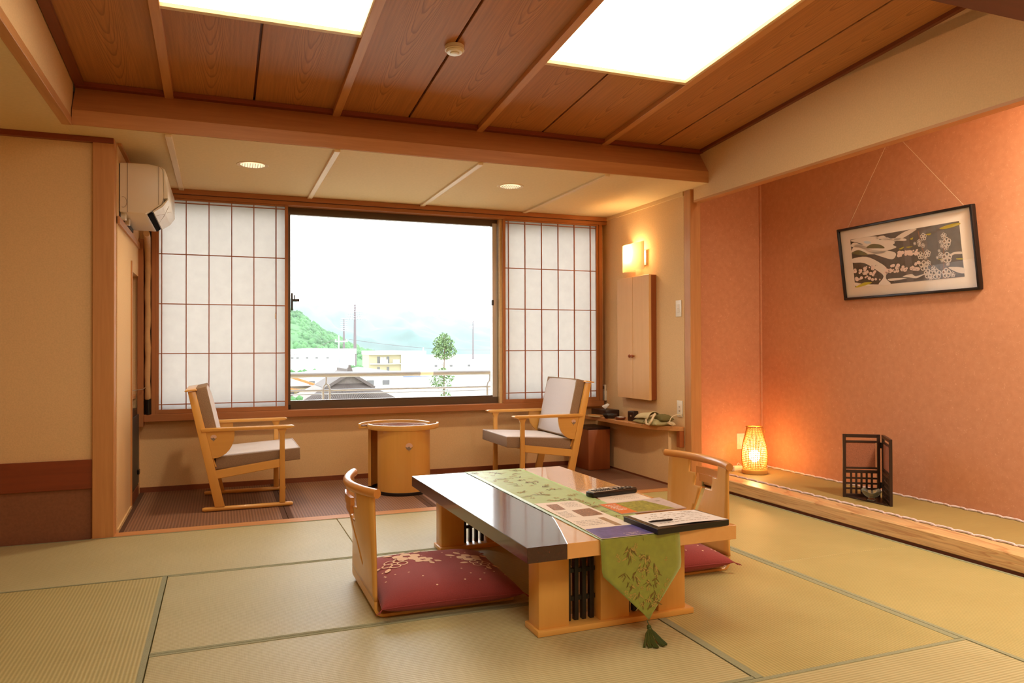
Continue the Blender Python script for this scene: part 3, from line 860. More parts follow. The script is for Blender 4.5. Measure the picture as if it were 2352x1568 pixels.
quad_obj('sheet', 'paper', [(-.093, .069), (.114, .091), (.114, -.059), (-.122, -.087)], 0, SH, .0007)
bm = bmesh.new()
for i in range(3): strip_text(bm, -.05, .07, .02-.022*i, .005, .0009)
mk('printed_lines', bm, 'ink', SH, smooth='keep', kind='stuff')
MG = thing('magazine', 'colour magazine with orange cover strip and green field photo', 'magazine', (1.615, 2.69, ZT-.0008))
quad_obj('cover', 'print_haze', [(-.154, .091), (.160, .122), (.149, -.096), (-.153, -.100)], 0, MG, .004)
quad_obj('orange_strip', 'print_orange', [(-.153, .090), (-.077, .086), (-.076, -.093), (-.152, -.099)], .0043, MG)
quad_obj('photo_print', 'print_green', [(-.077, .086), (.06, .095), (.10, -.095), (-.076, -.093)], .0043, MG)
bm = bmesh.new()
for i in range(5): strip_text(bm, -.14, -.09, .05-.022*i, .009, .0046)
mk('title_lines', bm, 'paper_white', MG, smooth='keep', kind='stuff')
bm = bmesh.new(); flat(bm, [(.10, .07, .0046), (.125, .072, .0046), (.122, .05, .0046), (.10, .048, .0046)]); mk('emblem_print', bm, 'ink', MG)
F = thing('clip_folder', 'black folder holding white handwritten sheets at the table corner', 'folder', (1.578, 2.375, ZT-.0008))
bm = bmesh.new(); prism(bm, [(-.170, .105), (.150, .105), (.165, -.085), (-.160, -.118)], 'xy', 0, .022, .002); mk('cover', bm, 'black', F)
bm = bmesh.new()
n_ = 14
ga, gb = [], []
for i in range(n_+1):
    q = i/n_
    zz = .0228+.004*math.sin(PI*q)**2*(.4+.6*q)
    ga.append(bm.verts.new((-.150+.288*q, .104-.006*q, zz))); gb.append(bm.verts.new((-.138+.298*q, -.088+.004*q, zz)))
for i in range(n_): bm.faces.new((ga[i], ga[i+1], gb[i+1], gb[i]))
mk('sheets', bm, 'paper_white', F, smooth='keep')
bm = bmesh.new()
def zsheet(x):
    q = min(1, max(0, (x+.15)/.288)); return .0231+.004*math.sin(PI*q)**2*(.4+.6*q)+.0004
for i in range(6):
    x = -.11
    y = .075-.026*i
    while x < .11:
        l = rr.uniform(.006, .02)
        if rr.random() < .7: flat(bm, [(x, y, zsheet(x)), (x+l, y, zsheet(x+l)), (x+l, y+.004, zsheet(x+l)), (x, y+.004, zsheet(x))])
        x += l+.005
mk('handwritten_lines', bm, 'ink', F, smooth='keep', kind='stuff')
P_ = tag(mk('pen', tube(bmesh.new(), [(0, 0, 0), (.012, 0, 0), (.095, 0, .0), (.102, 0, 0)], [.0015, .0038, .0038, .002], 8), 'black', smooth=True, loc=(1.429, 2.337, .3760), rot=(0, 0, .0)), 'black pen lying on the white sheets of the folder', 'pen')
RC = thing('remote_control', 'black television remote with silver keypad half on the table', 'remote', (1.625, 2.965, .3466), math.radians(9))
bm = bmesh.new(); box(bm, -.125, .125, -.027, .027, 0, .024, .007, 3); mk('body', bm, 'black', RC, smooth=True)
bm = bmesh.new(); box(bm, -.116, .005, -.022, .022, .0225, .0252, .001); mk('keypad_plate', bm, 'silver', RC)
for i in range(8):
    for j in range(3):
        x = -.100+.013*i; y = -.013+.013*j
        bm = bmesh.new(); box(bm, x-.0042, x+.0042, y-.004, y+.004, .0248, .0272, .001); mk('button', bm, 'dark_grey', RC)
for i in range(7):
    for j in range(3):
        x = .020+.014*i; y = -.013+.013*j
        bm = bmesh.new(); box(bm, x-.0045, x+.0045, y-.004, y+.004, .0236, .0262, .001); mk('button', bm, 'silver' if (i+j) % 3 == 0 else 'dark_grey', RC)
RC2 = thing('remote_control', 'small beige remote behind the black television remote', 'remote', (1.632, 3.035, .3466), math.radians(9))
bm = bmesh.new(); box(bm, -.085, .085, -.022, .022, 0, .017, .005, 2); mk('body', bm, 'white_plastic', RC2, smooth=True)
bm = bmesh.new(); box(bm, .02, .07, -.015, .015, .0165, .0175); mk('display', bm, 'grey_line', RC2)
for i in range(3):
    bm = bmesh.new(); box(bm, -.06+.02*i, -.048+.02*i, -.006, .006, .0165, .019, .001); mk('button', bm, 'grey_line', RC2)

# ------------------------------------------------------------------ legless chairs and cushions
def poly_in(p, poly):
    x, y = p; r_ = False
    n = len(poly)
    for i in range(n):
        x1, y1 = poly[i]; x2, y2 = poly[(i+1) % n]
        if (y1 > y) != (y2 > y) and x < (x2-x1)*(y-y1)/(y2-y1)+x1: r_ = not r_
    return r_
def densify(poly, d):
    out = []
    n = len(poly)
    for i in range(n):
        a, b = Vector(poly[i]), Vector(poly[(i+1) % n])
        k = max(1, int((b-a).length/d))
        for j in range(k): out.append(tuple(a+(b-a)*j/k))
    return out
def legless_chair(label, loc, rotz):
    """sitter faces +x; backrest stands at x = 0 (local), seat board runs to +x"""
    t = thing('legless_chair', label, 'legless chair', loc, rotz, 'legless chairs at the low table')
    # seat board, bent up at the back
    R0, th = .035, .012
    prof = [(.555, 0)]
    for i in range(7):
        a = -PI/2-PI/2*i/6
        prof.append((R0+R0*math.cos(a), R0+R0*math.sin(a)))
    prof.append((0, .06))
    inn = [(.555, th)]+[(R0+(R0-th)*math.cos(-PI/2-PI/2*i/6), R0+(R0-th)*math.sin(-PI/2-PI/2*i/6)) for i in range(7)]+[(th, .06)]
    bm = bmesh.new(); prism(bm, prof+inn[::-1], 'xz', -.252, .252, .002)
    mk('seat_board', bm, 'maple_x', t, smooth=30)
    # backrest plate with stepped opening and slanting slit; s across (-.25...25), h height
    outline = [(-.252, .0602), (.252, .0602), (.246, .15), (.236, .46), (-.236, .46), (-.246, .15)]
    c0 = .0
    hole = [(c0-.117, .441), (c0-.117, .385), (c0-.071, .385), (c0-.071, .325), (c0-.019, .325), (c0-.062, .150), (c0-.030, .150), (c0+.021, .325), (c0+.071, .325), (c0+.071, .385), (c0+.117, .385), (c0+.117, .441)]
    op, hp = densify(outline, .02), densify(hole, .02)
    pts = [Vector(p) for p in op+hp]
    ed = [(i, (i+1) % len(op)) for i in range(len(op))]
    b0 = len(op)
    ed += [(b0+i, b0+(i+1) % len(hp)) for i in range(len(hp))]
    for i in range(-11, 12):
        for j in range(3, 23):
            p = (i*.021, j*.02)
            if poly_in(p, outline) and abs(p[0]) < .23: pts.append(Vector(p))
    vv, _, ff, *_r = delaunay_2d_cdt(pts, ed, [], 0, 1e-5)
    def bend(s, h):
        q = max(0, min(1, (h-.06)/.40)); q = q*q*(3-2*q)
        return -(.062*q*(1-(s/.25)**2)) + .002*q
    bm = bmesh.new()
    bv = {}
    for f in ff:
        cc = (sum(vv[i].x for i in f)/3, sum(vv[i].y for i in f)/3)
        if not poly_in(cc, outline) or poly_in(cc, hole): continue
        for i in f:
            if i not in bv: bv[i] = bm.verts.new((.006+bend(vv[i].x, vv[i].y), vv[i].x, vv[i].y))
        bm.faces.new([bv[i] for i in f])
    o = mk('backrest', bm, 'maple_z', t, smooth=50)
    sd = o.modifiers.new('thickness', 'SOLIDIFY'); sd.thickness = .012; sd.offset = 0
    # curved top rail
    bm = bmesh.new()
    pr = []
    for i in range(17):
        s = -.262+.524*i/16
        pr.append((.006-.064*(1-(s/.262)**2)+.004, s, .462))
    tube(bm, pr, .0165, 12, flat=1.1)
    mk('top_rail', bm, 'maple_edge', t, smooth=40)
    # stepped insert behind the opening
    def strip(nm, s0, s1, h0, h1):
        bm = bmesh.new(); g0, g1 = [], []
        n = 8
        for i in range(n+1):
            s = s0+(s1-s0)*i/n
            g0.append((.006+bend(s, h0), s)); g1.append((-.008+bend(s, h0), s))
        prism(bm, g0+g1[::-1], 'xy', h0, h1)
        return mk(nm, bm, 'maple_edge', t)
    strip('insert', c0-.072, c0+.117, .386, .418)
    strip('insert', c0-.045, c0+.071, .350, .386)
    return t
legless_chair('bentwood legless chair left of the low table seen from its back', (.53, 3.04, 0), 0)
legless_chair('bentwood legless chair right of the low table facing left', (2.14, 3.055, 0), PI)

def cush_z(u, v, H):
    a = max(0, 1-abs(u)**3.2); b = max(0, 1-abs(v)**3.2)
    return H*(a*b)**.42
def zabuton(label, loc, rotz, A=.275, Bq=.305, flowers=(), seed=1):
    t = thing('floor_cushion', label, 'cushion', loc, rotz, 'floor cushions on the legless chairs')
    n = 28
    rg = random.Random(seed)
    def XY(u, v):
        return A*u*(1-.045*(1-v*v)), Bq*v*(1-.045*(1-u*u))
    def Z(u, v):
        wr = .0022*math.sin(9*u+3)*math.sin(7*v+seed)*(1-u*u)*(1-v*v)
        return .038+cush_z(u, v, .066)+wr
    bm = bmesh.new(); gt, gb_ = [], []
    for i in range(n+1):
        u = math.sin((-1+2*i/n)*PI/2)
        ra, rb = [], []
        for j in range(n+1):
            v = math.sin((-1+2*j/n)*PI/2)
            x, y = XY(u, v)
            edge = i in (0, n) or j in (0, n)
            va = bm.verts.new((x, y, Z(u, v)))
            ra.append(va)
            rb.append(va if edge else bm.verts.new((x, y, max(.0, .038-cush_z(u, v, .055)))))
        gt.append(ra); gb_.append(rb)
    for i in range(n):
        for j in range(n):
            bm.faces.new((gt[i][j], gt[i+1][j], gt[i+1][j+1], gt[i][j+1]))
            bm.faces.new((gb_[i][j], gb_[i][j+1], gb_[i+1][j+1], gb_[i+1][j]))
    mk('cover', bm, 'zabuton', t, smooth=70)
    bm = bmesh.new()
    per = [(-1+2*i/20, -1) for i in range(20)]+[(1, -1+2*i/20) for i in range(20)]+[(1-2*i/20, 1) for i in range(20)]+[(-1, 1-2*i/20) for i in range(20)]
    tube(bm, [XY(u, v)+(.038,) for u, v in per], .0022, 6, closed=True)
    mk('seam', bm, 'zabuton', t, smooth=True)
    for su in (-1, 1):
        for sv in (-1, 1):
            bm = bmesh.new(); x, y = XY(su, sv)
            for k in range(6):
                tube(bm, [(x, y, .038), (x+su*.018+rg.uniform(-.01, .01), y+sv*.018+rg.uniform(-.01, .01), .028)], .0012, 4)
            mk('corner_tuft', bm, 'zabuton', t)
    def fn(x, y, off):
        u = max(-1, min(1, x/A)); v = max(-1, min(1, y/Bq))
        return Vector((x, y, Z(u, v)+off))
    bm = bmesh.new()
    def petals(cx, cy, r, a0, full=True):
        for k in range(5):
            a = a0+2*PI*k/5
            px, py = cx+math.cos(a)*r*.62, cy+math.sin(a)*r*.62
            if full:
                decal(bm, fn, px, py, [(px+math.cos(b*PI/5)*r*.42*(1 if b % 5 else .86), py+math.sin(b*PI/5)*r*.42) for b in range(10)], .0011)
            else:
                for b in range(10):
                    b1, b2 = b*PI/5, (b+1)*PI/5
                    q = [(px+math.cos(e)*r*f, py+math.sin(e)*r*f) for e, f in ((b1, .34), (b2, .34), (b2, .46), (b1, .46))]
                    bm.faces.new([bm.verts.new(fn(x, y, .0011)) for x, y in q])
    def leaf(cx, cy, L_, a):
        p, c = leaf_pts(cx, cy, L_, L_*.26, a, 6)
        decal(bm, fn, c[0], c[1], p, .0011)
    for (cx, cy, r, a0, full, lv) in flowers:
        r *= 1.2
        petals(cx, cy, r, a0, full)
        for a in lv:
            leaf(cx+math.cos(a)*r*1.12, cy+math.sin(a)*r*1.12, r*.85, a)
    for _ in range(40):
        x, y = rg.uniform(-.88, .88)*A, rg.uniform(-.88, .88)*Bq
        decal(bm, fn, x, y, [(x+math.cos(k*PI/3)*.0045, y+math.sin(k*PI/3)*.0045) for k in range(6)], .0011)
    mk('flower_print', bm, 'zabuton_print', t, smooth='keep', kind='stuff')
    return t
FL = [(-.100, .125, .052, .3, True, (2.4, 1.6, .9)), (-.165, .05, .044, .9, False, (3.3, 4.2)), (-.045, .055, .036, .1, True, (-.6, -1.2)),
      (.150, .03, .046, .5, True, (2.6, 2.0, .5)), (.172, -.055, .036, .2, False, (-.4, -1.3, 3.0))]
zabuton('wine red floor cushion with cream flowers on the left legless chair', (.832, 3.02, .0125), math.radians(-2), flowers=FL, seed=2)
zabuton('wine red floor cushion with cream flowers on the right legless chair', (1.842, 3.055, .0125), math.radians(180), flowers=[(-.04, -.20, .040, .3, True, (2.4, 1.2)), (.12, -.10, .05, .3, True, (2.4, 3.6)), (.02, .15, .05, .3, False, (2.4, .4))], seed=5)

# ------------------------------------------------------------------ armchairs
def emblem(parent, y, x, z, r, sgn):
    """inlaid cotton flower badge on an xz face at depth y; sgn = outward direction along y"""
    o_ = mk('emblem', prism(bmesh.new(), [(x+r*math.cos(2*PI*i/20), z+.25*r+r*.9*math.sin(2*PI*i/20)) for i in range(20)], 'xz', y, y+sgn*.0012), M_em['pink'], parent)
    low = [(x-1.05*r, z+.15*r), (x-.5*r, z-.1*r), (x, z+.2*r), (x+.25*r, z-.1*r), (x+.7*r, z-.35*r), (x+.3*r, z-.85*r), (x+.05*r, z-.95*r), (x, z-1.5*r), (x-.08*r, z-.95*r), (x-.7*r, z-.6*r)]
    mk('emblem_calyx', prism(bmesh.new(), low, 'xz', y, y+sgn*.0018), M_em['grey'], parent)
    mk('emblem_leaf', prism(bmesh.new(), [(x+.3*r, z-.3*r), (x+.95*r, z+.1*r), (x+1.15*r, z+.35*r), (x+1.0*r, z-.3*r), (x+.5*r, z-.7*r)], 'xz', y, y+sgn*.0015), M_em['gold'], parent)
M_em = {'pink': plain('inlay_shell', srgb(226, 188, 168), .3), 'grey': plain('inlay_grey', srgb(140, 122, 110), .35), 'gold': plain('inlay_gold', srgb(196, 150, 72), .35)}
def armchair(label, loc, rotz):
    t = thing('armchair', label, 'armchair', loc, rotz, 'armchairs at the window')
    YO, TH = .30, .028
    for s in (-1, 1):
        ya, yb = s*YO, s*(YO-TH)
        bm = bmesh.new(); prism(bm, [(-.350, .738), (-.306, .742), (-.138, .026), (-.196, .026)], 'xz', ya, yb, .004, 2); mk('back_leg', bm, 'maple_z', t, smooth=30)
        bm = bmesh.new(); prism(bm, [(.185, .026), (.221, .026), (.217, .46), (.232, .496), (.170, .496), (.187, .46)], 'xz', ya, yb, .004, 2); mk('front_leg', bm, 'maple_z', t, smooth=30)
        bm = bmesh.new(); prism(bm, [(-.188, .198), (-.199, .25), (.188, .302), (.188, .25)], 'xz', ya-s*.003, yb+s*.003, .003, 1); mk('side_rail', bm, 'maple_x', t, smooth=30)
        bm = bmesh.new(); prism(bm, [(-.272, .492), (-.276, .512), (.262, .514), (.275, .510), (.275, .504), (.25, .494)], 'xz', s*(YO+.014), s*(YO-.044), .005, 2); mk('armrest', bm, 'maple_x', t, smooth=30)
        bm = bmesh.new(); tube(bm, [(-.268, s*(YO-.014), .014), (-.255, s*(YO-.014), .014), (.255, s*(YO-.014), .014), (.268, s*(YO-.014), .014)], [.009, .014, .014, .009], 10, flat=1.0); mk('runner', bm, 'maple_x', t, smooth=40)
        pts = [(-.262, .493), (-.083, .493)]
        for i in range(1, 9):
            a = PI/2*i/8
            pts.append((-.225+.142*math.cos(a)+.018*math.sin(a), .495-.17*math.sin(a)))
        pts.append((-.215, .325))
        bm = bmesh.new(); prism(bm, pts, 'xz', ya-s*.006, yb+s*.006, .001); sp_ = mk('side_panel', bm, 'maple_x', t)
        emblem(sp_, s*(YO-.006), -.203, .452, .0175, s)
    # cross members
    bm = bmesh.new(); box(bm, -.02, .02, -YO+TH, YO-TH, .225, .245, .002); mk('cross_rail', bm, 'maple_x', t)
    bm = bmesh.new(); prism(bm, [(-.18, .212), (-.18, .248), (.19, .298), (.19, .262)], 'xz', -YO+TH+.001, YO-TH-.001); mk('seat_board', bm, 'maple_x', t)
    bm = bmesh.new(); prism(bm, [(-.336, .69), (-.318, .69), (-.185, .27), (-.205, .27)], 'xz', -YO+TH, YO-TH, .002); mk('back_board', bm, 'maple_z', t)
    bm = bmesh.new(); prism(bm, [(-.368, .738), (-.366, .748), (-.305, .757), (-.296, .746)], 'xz', -YO-.012, YO+.012, .003, 2); mk('crest_rail', bm, 'maple_x', t, smooth=30)
    # cushions: taupe body with a pale top / front cover
    def slab(nm, mat, quad, y0, y1, bev, seg=3):
        bm = bmesh.new(); prism(bm, quad, 'xz', y0, y1, bev, seg); return mk(nm, bm, mat, t, smooth=40)
    W_ = YO-TH-.004
    slab('seat_cushion', 'fabric_taupe', [(-.195, .252), (.316, .288), (.314, .362), (-.190, .330)], -W_, W_, .0045)
    bm = bmesh.new()
    n = 12
    gr = []
    for i in range(n+1):
        u = i/n; row = []
        for j in range(n+1):
            v = -1+2*j/n
            x = -.188+.500*u; zb = .331+.0305*u
            row.append(bm.verts.new((x, v*(W_-.003), zb+.014*(1-abs(2*u-1)**4)*(1-abs(v)**4))))
        gr.append(row)
    for i in range(n):
        for j in range(n): bm.faces.new((gr[i][j], gr[i+1][j], gr[i+1][j+1], gr[i][j+1]))
    mk('seat_cover', bm, 'fabric_grey', t, smooth=70, label='pale grey top cover of the seat cushion')
    bm = bmesh.new(); tube(bm, [(-.188, -W_+.001, .331), (.311, -W_+.001, .363), (.311, W_-.001, .363), (-.188, W_-.001, .331)], .0035, 6); mk('piping', bm, 'fabric_grey', t, smooth=True)
    # back cushion
    a0, a1 = Vector((-.208, .335)), Vector((-.304, .757))
    d = (a1-a0).normalized(); nn = Vector((d.y, -d.x))
    T0 = .060
    slab('back_cushion', 'fabric_taupe', [tuple(a0-nn*.018), tuple(a1-nn*.016), tuple(a1+nn*T0), tuple(a0+nn*T0)], -W_, W_, .0045)
    bm = bmesh.new(); gr = []
    L_ = (a1-a0).length
    for i in range(n+1):
        u = i/n; row = []
        for j in range(n+1):
            v = -1+2*j/n
            p = a0+d*(.004+(L_-.008)*u)+nn*(T0-.001+.016*(1-abs(2*u-1)**4)*(1-abs(v)**4))
            row.append(bm.verts.new((p.x, v*(W_-.003), p.y)))
        gr.append(row)
    for i in range(n):
        for j in range(n): bm.faces.new((gr[i][j], gr[i+1][j], gr[i+1][j+1], gr[i][j+1]))
    mk('back_cover', bm, 'fabric_grey', t, smooth=70, label='pale grey front cover of the back cushion')
    return t
armchair('wooden armchair with grey cushions at the window left of the round table', (.16, 5.27, .002), 0)
armchair('wooden armchair with grey cushions at the window right of the round table', (2.222, 5.295, .002), PI)
# ------------------------------------------------------------------ round side table of two shifted halves
ST = thing('side_table', 'round side table of two offset half discs between the armchairs', 'table', (1.175, 5.25, .002), math.radians(-6))
RS = .252
def half(sgn, r, n=24):
    return [(sgn*.030+r*math.cos(PI*i/n*(1 if sgn < 0 else -1) if sgn < 0 else -PI*i/n), 0+r*math.sin(PI*i/n if sgn < 0 else -PI*i/n)) for i in range(n+1)]
M['side_top'] = plain('side_table_dark_top', srgb(84, 50, 44), .16, coat=.8)
M['side_ring'] = plain('side_table_ring', srgb(196, 178, 168), .2, coat=.5)
for sgn in (-1, 1):   # -1: back half shifted left, +1: front half shifted right
    h_ = half(sgn, RS-.0012)
    bm = bmesh.new(); prism(bm, h_, 'xy', .440, .456, .002); mk('top_slab', bm, 'maple_x', ST, smooth=30)
    ho, hi = half(sgn, RS), half(sgn, RS-.018)
    bm = bmesh.new(); prism(bm, ho+hi[::-1], 'xy', .438, .474, .004, 2); mk('rim', bm, 'maple_x', ST, smooth=40)
    bm = bmesh.new(); prism(bm, half(sgn, RS-.0185), 'xy', .456, .462); mk('top_inlay', bm, 'side_top', ST)
bm = bmesh.new()
for k in range(40):
    a0, a1 = 2*PI*k/40, 2*PI*(k+1)/40
    flat(bm, [(.112*math.cos(a0), .112*math.sin(a0), .4624), (.112*math.cos(a1), .112*math.sin(a1), .4624), (.104*math.cos(a1), .104*math.sin(a1), .4624), (.104*math.cos(a0), .104*math.sin(a0), .4624)])
mk('inlay_ring', bm, 'side_ring', ST)
def arc_leg(cx, cy_, r, a0, a1, z0, z1, th=.02, n=18):
    A_ = [(cx+r*math.cos(math.radians(a0+(a1-a0)*i/n)), cy_+r*math.sin(math.radians(a0+(a1-a0)*i/n))) for i in range(n+1)]
    B_ = [(cx+(r-th)*math.cos(math.radians(a0+(a1-a0)*i/n)), cy_+(r-th)*math.sin(math.radians(a0+(a1-a0)*i/n))) for i in range(n+1)]
    return prism(bmesh.new(), A_+B_[::-1], 'xy', z0, z1, .001)
fl1 = mk('leg_panel', arc_leg(.025, -.06, .185, 188, 352, .02, .440), 'maple_z', ST, smooth=30)
mk('leg_panel', arc_leg(-.025, .06, .185, 8, 172, .02, .440), 'maple_z', ST, smooth=30)
mk('foot_strip', arc_leg(.025, -.06, .188, 187, 353, 0, .021, .026), 'black_lacquer', ST, smooth=30)
mk('foot_strip', arc_leg(-.025, .06, .188, 7, 173, 0, .021, .026), 'black_lacquer', ST, smooth=30)
emblem(fl1, -.2445, .040, .330, .024, -1)

# ------------------------------------------------------------------ air conditioner and wrapped pipe
AC = thing('air_conditioner', 'cream wall air conditioner high on the left alcove wall', 'air conditioner', (XL, 5.01, 1.745))
prof = [(.004, .02), (.004, .295), (.15, .298), (.205, .288), (.222, .270), (.226, .12), (.214, .075), (.135, .018)]
def acp(p, a, b, bev=.004): return prism(bmesh.new(), p, 'xz', a, b, bev, 2)
mk('body', acp(prof, -.35, .35, .006), 'white_plastic', AC, smooth=30)
mk('front_panel', acp([(.2265, .11), (.224, .268), (.209, .289), (.232, .275), (.246, .235), (.248, .115)], -.342, .342, .002), 'white_plastic2', AC, smooth=30)
mk('outlet_opening', prism(bmesh.new(), [(.14, .018), (.165, .036), (.169, .030), (.144, .012)], 'xz', -.31, .31), 'void', AC)
fl_ = mk('flap', prism(bmesh.new(), [(.170, .036), (.216, .074), (.248, .112), (.250, .106), (.222, .064), (.174, .029)], 'xz', -.335, .335, .001), 'white_plastic2', AC, smooth=30)
mk('flap_crease', tube(bmesh.new(), [(.178, -.2, .0315), (.20, -.16, .0495), (.214, -.10, .0575), (.232, -.06, .079), (.243, .02, .096)], .0016, 5), 'grey_line', fl_)
mk('flap_crease', tube(bmesh.new(), [(.243, -.18, .096), (.224, -.13, .067), (.21, -.06, .0555), (.19, 0, .042), (.176, .06, .0315)], .0016, 5), 'grey_line', fl_)
mk('side_seam', box(bmesh.new(), .042, .045, -.3525, -.349, .02, .297), 'grey_line', AC)
mk('side_seam', box(bmesh.new(), .200, .202, -.3525, -.349, .07, .287), 'grey_line', AC)
mk('knockout_ring', tube(bmesh.new(), [(.022+.018*math.cos(a*PI/8), -.3515, .075+.03*math.sin(a*PI/8)) for a in range(-5, 6)], .0012, 5), 'grey_line', AC)
mk('mounting_plate', box(bmesh.new(), 0, .006, -.34, .34, .0, .29), 'dark_grey', AC)
for y in (-.31, -.12): mk('bracket', box(bmesh.new(), .003, .03, y, y+.05, -.015, .022, .003), 'white_plastic', AC)
PP = thing('wrapped_pipe', 'beige wrapped drain pipe running down beside the left paper screen', 'pipe', (-.476, 5.775, .60))
rr = random.Random(9)
mk('pipe', tube(bmesh.new(), [(.02, -.33, 1.16), (.015, -.22, 1.150), (.006, -.10, 1.13), (.0, -.02, 1.07), (0, 0, 1.0)]+[(.002*math.sin(i*1.3), .002*math.cos(i), 1.0-.94*i/16) for i in range(1, 17)]+[(.004, 0, .055)], [.02]*4+[.0195+.0018*math.sin(i*2.1) for i in range(18)], 12), 'insulation', PP, smooth=50)
mk('pipe_end_sleeve', tube(bmesh.new(), [(.004, .0, .07), (.004, 0, .03), (.006, .004, -.05)], .019, 12), 'black', PP, smooth=50)
CB = thing('cable', 'thin grey cable hanging from the niche to the wrapped pipe', 'cable', (-.5, 5.75, .74))
mk('wire', tube(bmesh.new(), [(-.12, -.45, -.014), (-.04, -.20, -.012), (.0, -.04, -.012), (.014, .012, .0)], .0028, 6), 'grey_line', CB, smooth=True)

# ------------------------------------------------------------------ right wall: cabinet, sconce, plates, shelf
MC = thing('wall_cabinet', 'shallow wooden two door mirror cabinet on the alcove right wall', 'cabinet', (XR, 5.215, .60))
mk('body', box(bmesh.new(), -.048, -.001, -.245, .245, 0, .962, .002), 'reddish_z', MC)
for s in (-1, 1):
    y0, y1 = (.0015, .247) if s > 0 else (-.247, -.0015)
    dr = mk('door', box(bmesh.new(), -.068, -.048, y0, y1, -.002, .965, .0015), 'door_z', MC)
    mk('knob', lathe(bmesh.new(), [(.006, 0), (.006, .008), (.012, .013), (.0135, .021), (.008, .028)], 14), 'reddish_z', dr, loc=(-.068, s*.020, .335), rot=(0, -PI/2, 0), smooth=True)
mk('bottom_rail', box(bmesh.new(), -.03, -.001, -.19, .235, -.008, 0, .001), 'reddish_y', MC)
SC = thing('wall_lamp', 'glowing square paper wall lamp above the mirror cabinet', 'lamp', (XR, 5.15, 1.71))
M['sconce_glow'] = paper_mat('sconce_paper', (.95, .74, .44, 1), .65)
n = 10
def wavy(y): return .004*math.sin(y*40)
bm = bmesh.new(); ga = []
for i in range(n+1):
    y = -.17+.34*i/n
    x = -.098-.010*(1-(y/.17)**2)+wavy(y)
    ga.append((bm.verts.new((x, y, -.105)), bm.verts.new((x, y, .112))))
for a, b in zip(ga[:-1], ga[1:]): bm.faces.new((a[0], b[0], b[1], a[1]))
o = mk('front_shade', bm, 'sconce_glow', SC, smooth=60)
for s in (1,):
    bm = bmesh.new(); ga = []
    for i in range(5):
        x = -.006-.080*i/4; y = s*(.12+.05*i/4)
        ga.append((bm.verts.new((x, y, -.10)), bm.verts.new((x, y, .106))))
    for a, b in zip(ga[:-1], ga[1:]): bm.faces.new((a[0], b[0], b[1], a[1]))
    o = mk('side_shade', bm, 'sconce_glow', SC, smooth=60)
mk('back_plate', box(bmesh.new(), -.012, -.0005, -.05, .05, -.06, .06, .002), 'white_plastic', SC)
mk('socket', lathe(bmesh.new(), [(.012, -.055), (.014, -.02)], 12, (-.05, .07, 0)), 'white_plastic', SC)
mk('socket_arm', tube(bmesh.new(), [(-.012, .04, -.045), (-.05, .07, -.045)], .006, 8), 'white_plastic', SC)
mk('lamp_bulb', ball(bmesh.new(), (-.05, .07, -.002), .026, 2), 'bulb2', SC, smooth=True)
point_light('wall_lamp_light', (-.05, .07, .04), 6, (1, .68, .34), .02, SC)
def plate(name, label, cat, y, z, w_, h_, kind):
    t = thing(name, label, cat, (XR, y, z))
    mk('cover_plate', box(bmesh.new(), -.007, -.0005, -w_/2, w_/2, -h_/2, h_/2, .002, 2), 'white_plastic2', t, smooth=30)
    if kind == 'switch':
        for k in range(2): mk('rocker', box(bmesh.new(), -.010, -.006, -.014, .014, -.030+.031*k, -.001+.031*k, .001), 'white_plastic', t)
    else:
        mk('socket_insert', box(bmesh.new(), -.0085, -.006, -.012, .012, -.032, .032, .001), 'white_plastic', t)
        for dz in (-.016, .014):
            for dy in (-.004, .004): mk('slot', box(bmesh.new(), -.0095, -.0082, dy-.001, dy+.001, dz-.005, dz+.005), 'dark_grey', t)
    return t
plate('light_switch', 'cream light switch plate high on the right wall near the pillar', 'switch', 4.665, 1.287, .07, .12, 'switch')
plate('wall_outlet', 'cream outlet plate on the right wall above the green pouch', 'outlet', 4.655, .556, .07, .12, 'outlet')
HS = thing('wall_handset', 'white slim remote holder on the right wall beside the window jamb', 'remote', (XR, 5.795, .61))
mk('holder', box(bmesh.new(), -.022, -.0005, -.03, .03, -.065, .02, .004, 2), 'white_plastic2', HS, smooth=30)
mk('remote_body', box(bmesh.new(), -.020, -.004, -.025, .025, .0, .072, .004, 2), 'white_plastic', HS, smooth=30)
mk('display', box(bmesh.new(), -.0215, -.0195, -.015, .015, .035, .06, .001), 'grey_line', HS)

SHF = thing('wall_shelf', 'curved wooden shelf along the alcove right wall below the cabinet', 'shelf', (XR, 5.2, .40))
fp = [(3.12, 4.604), (3.10, 4.604)]
front = [(3.085, 4.606), (3.04, 4.645), (2.975, 4.74), (2.935, 4.87), (2.912, 5.02), (2.905, 5.20), (2.912, 5.40), (2.90, 5.58), (2.885, 5.70), (2.885, 5.76)]
pts = [(3.119, 4.604)]+front+[(3.119, 5.76)]
bm = bmesh.new(); prism(bm, [(x-XR, y-5.2) for x, y in pts], 'xy', -.002, .030, .003, 1); mk('board', bm, 'hinoki_y', SHF, smooth=30)
mk('wall_cleat', box(bmesh.new(), -.04, -.001, -.595, -.55, -.12, -.0025, .003), 'reddish_z', SHF)
ZS = .430
TB = thing('tissue_box', 'black tissue box with a white tissue on the wall shelf', 'tissue box', (3.01, 5.60, ZS), math.radians(4))
mk('box', box(bmesh.new(), -.065, .065, -.12, .12, 0, .058, .006, 2), 'dark_wood', TB, smooth=30)
bm = bmesh.new()
v = [bm.verts.new(p) for p in [(-.02, -.035, .057), (.02, .035, .057), (.03, .01, .09), (.0, -.07, .1), (-.02, .02, .082), (.012, -.02, .105)]]
for q in ((0, 1, 4), (1, 2, 4), (0, 4, 3), (4, 5, 3), (4, 2, 5)): bm.faces.new([v[i] for i in q])
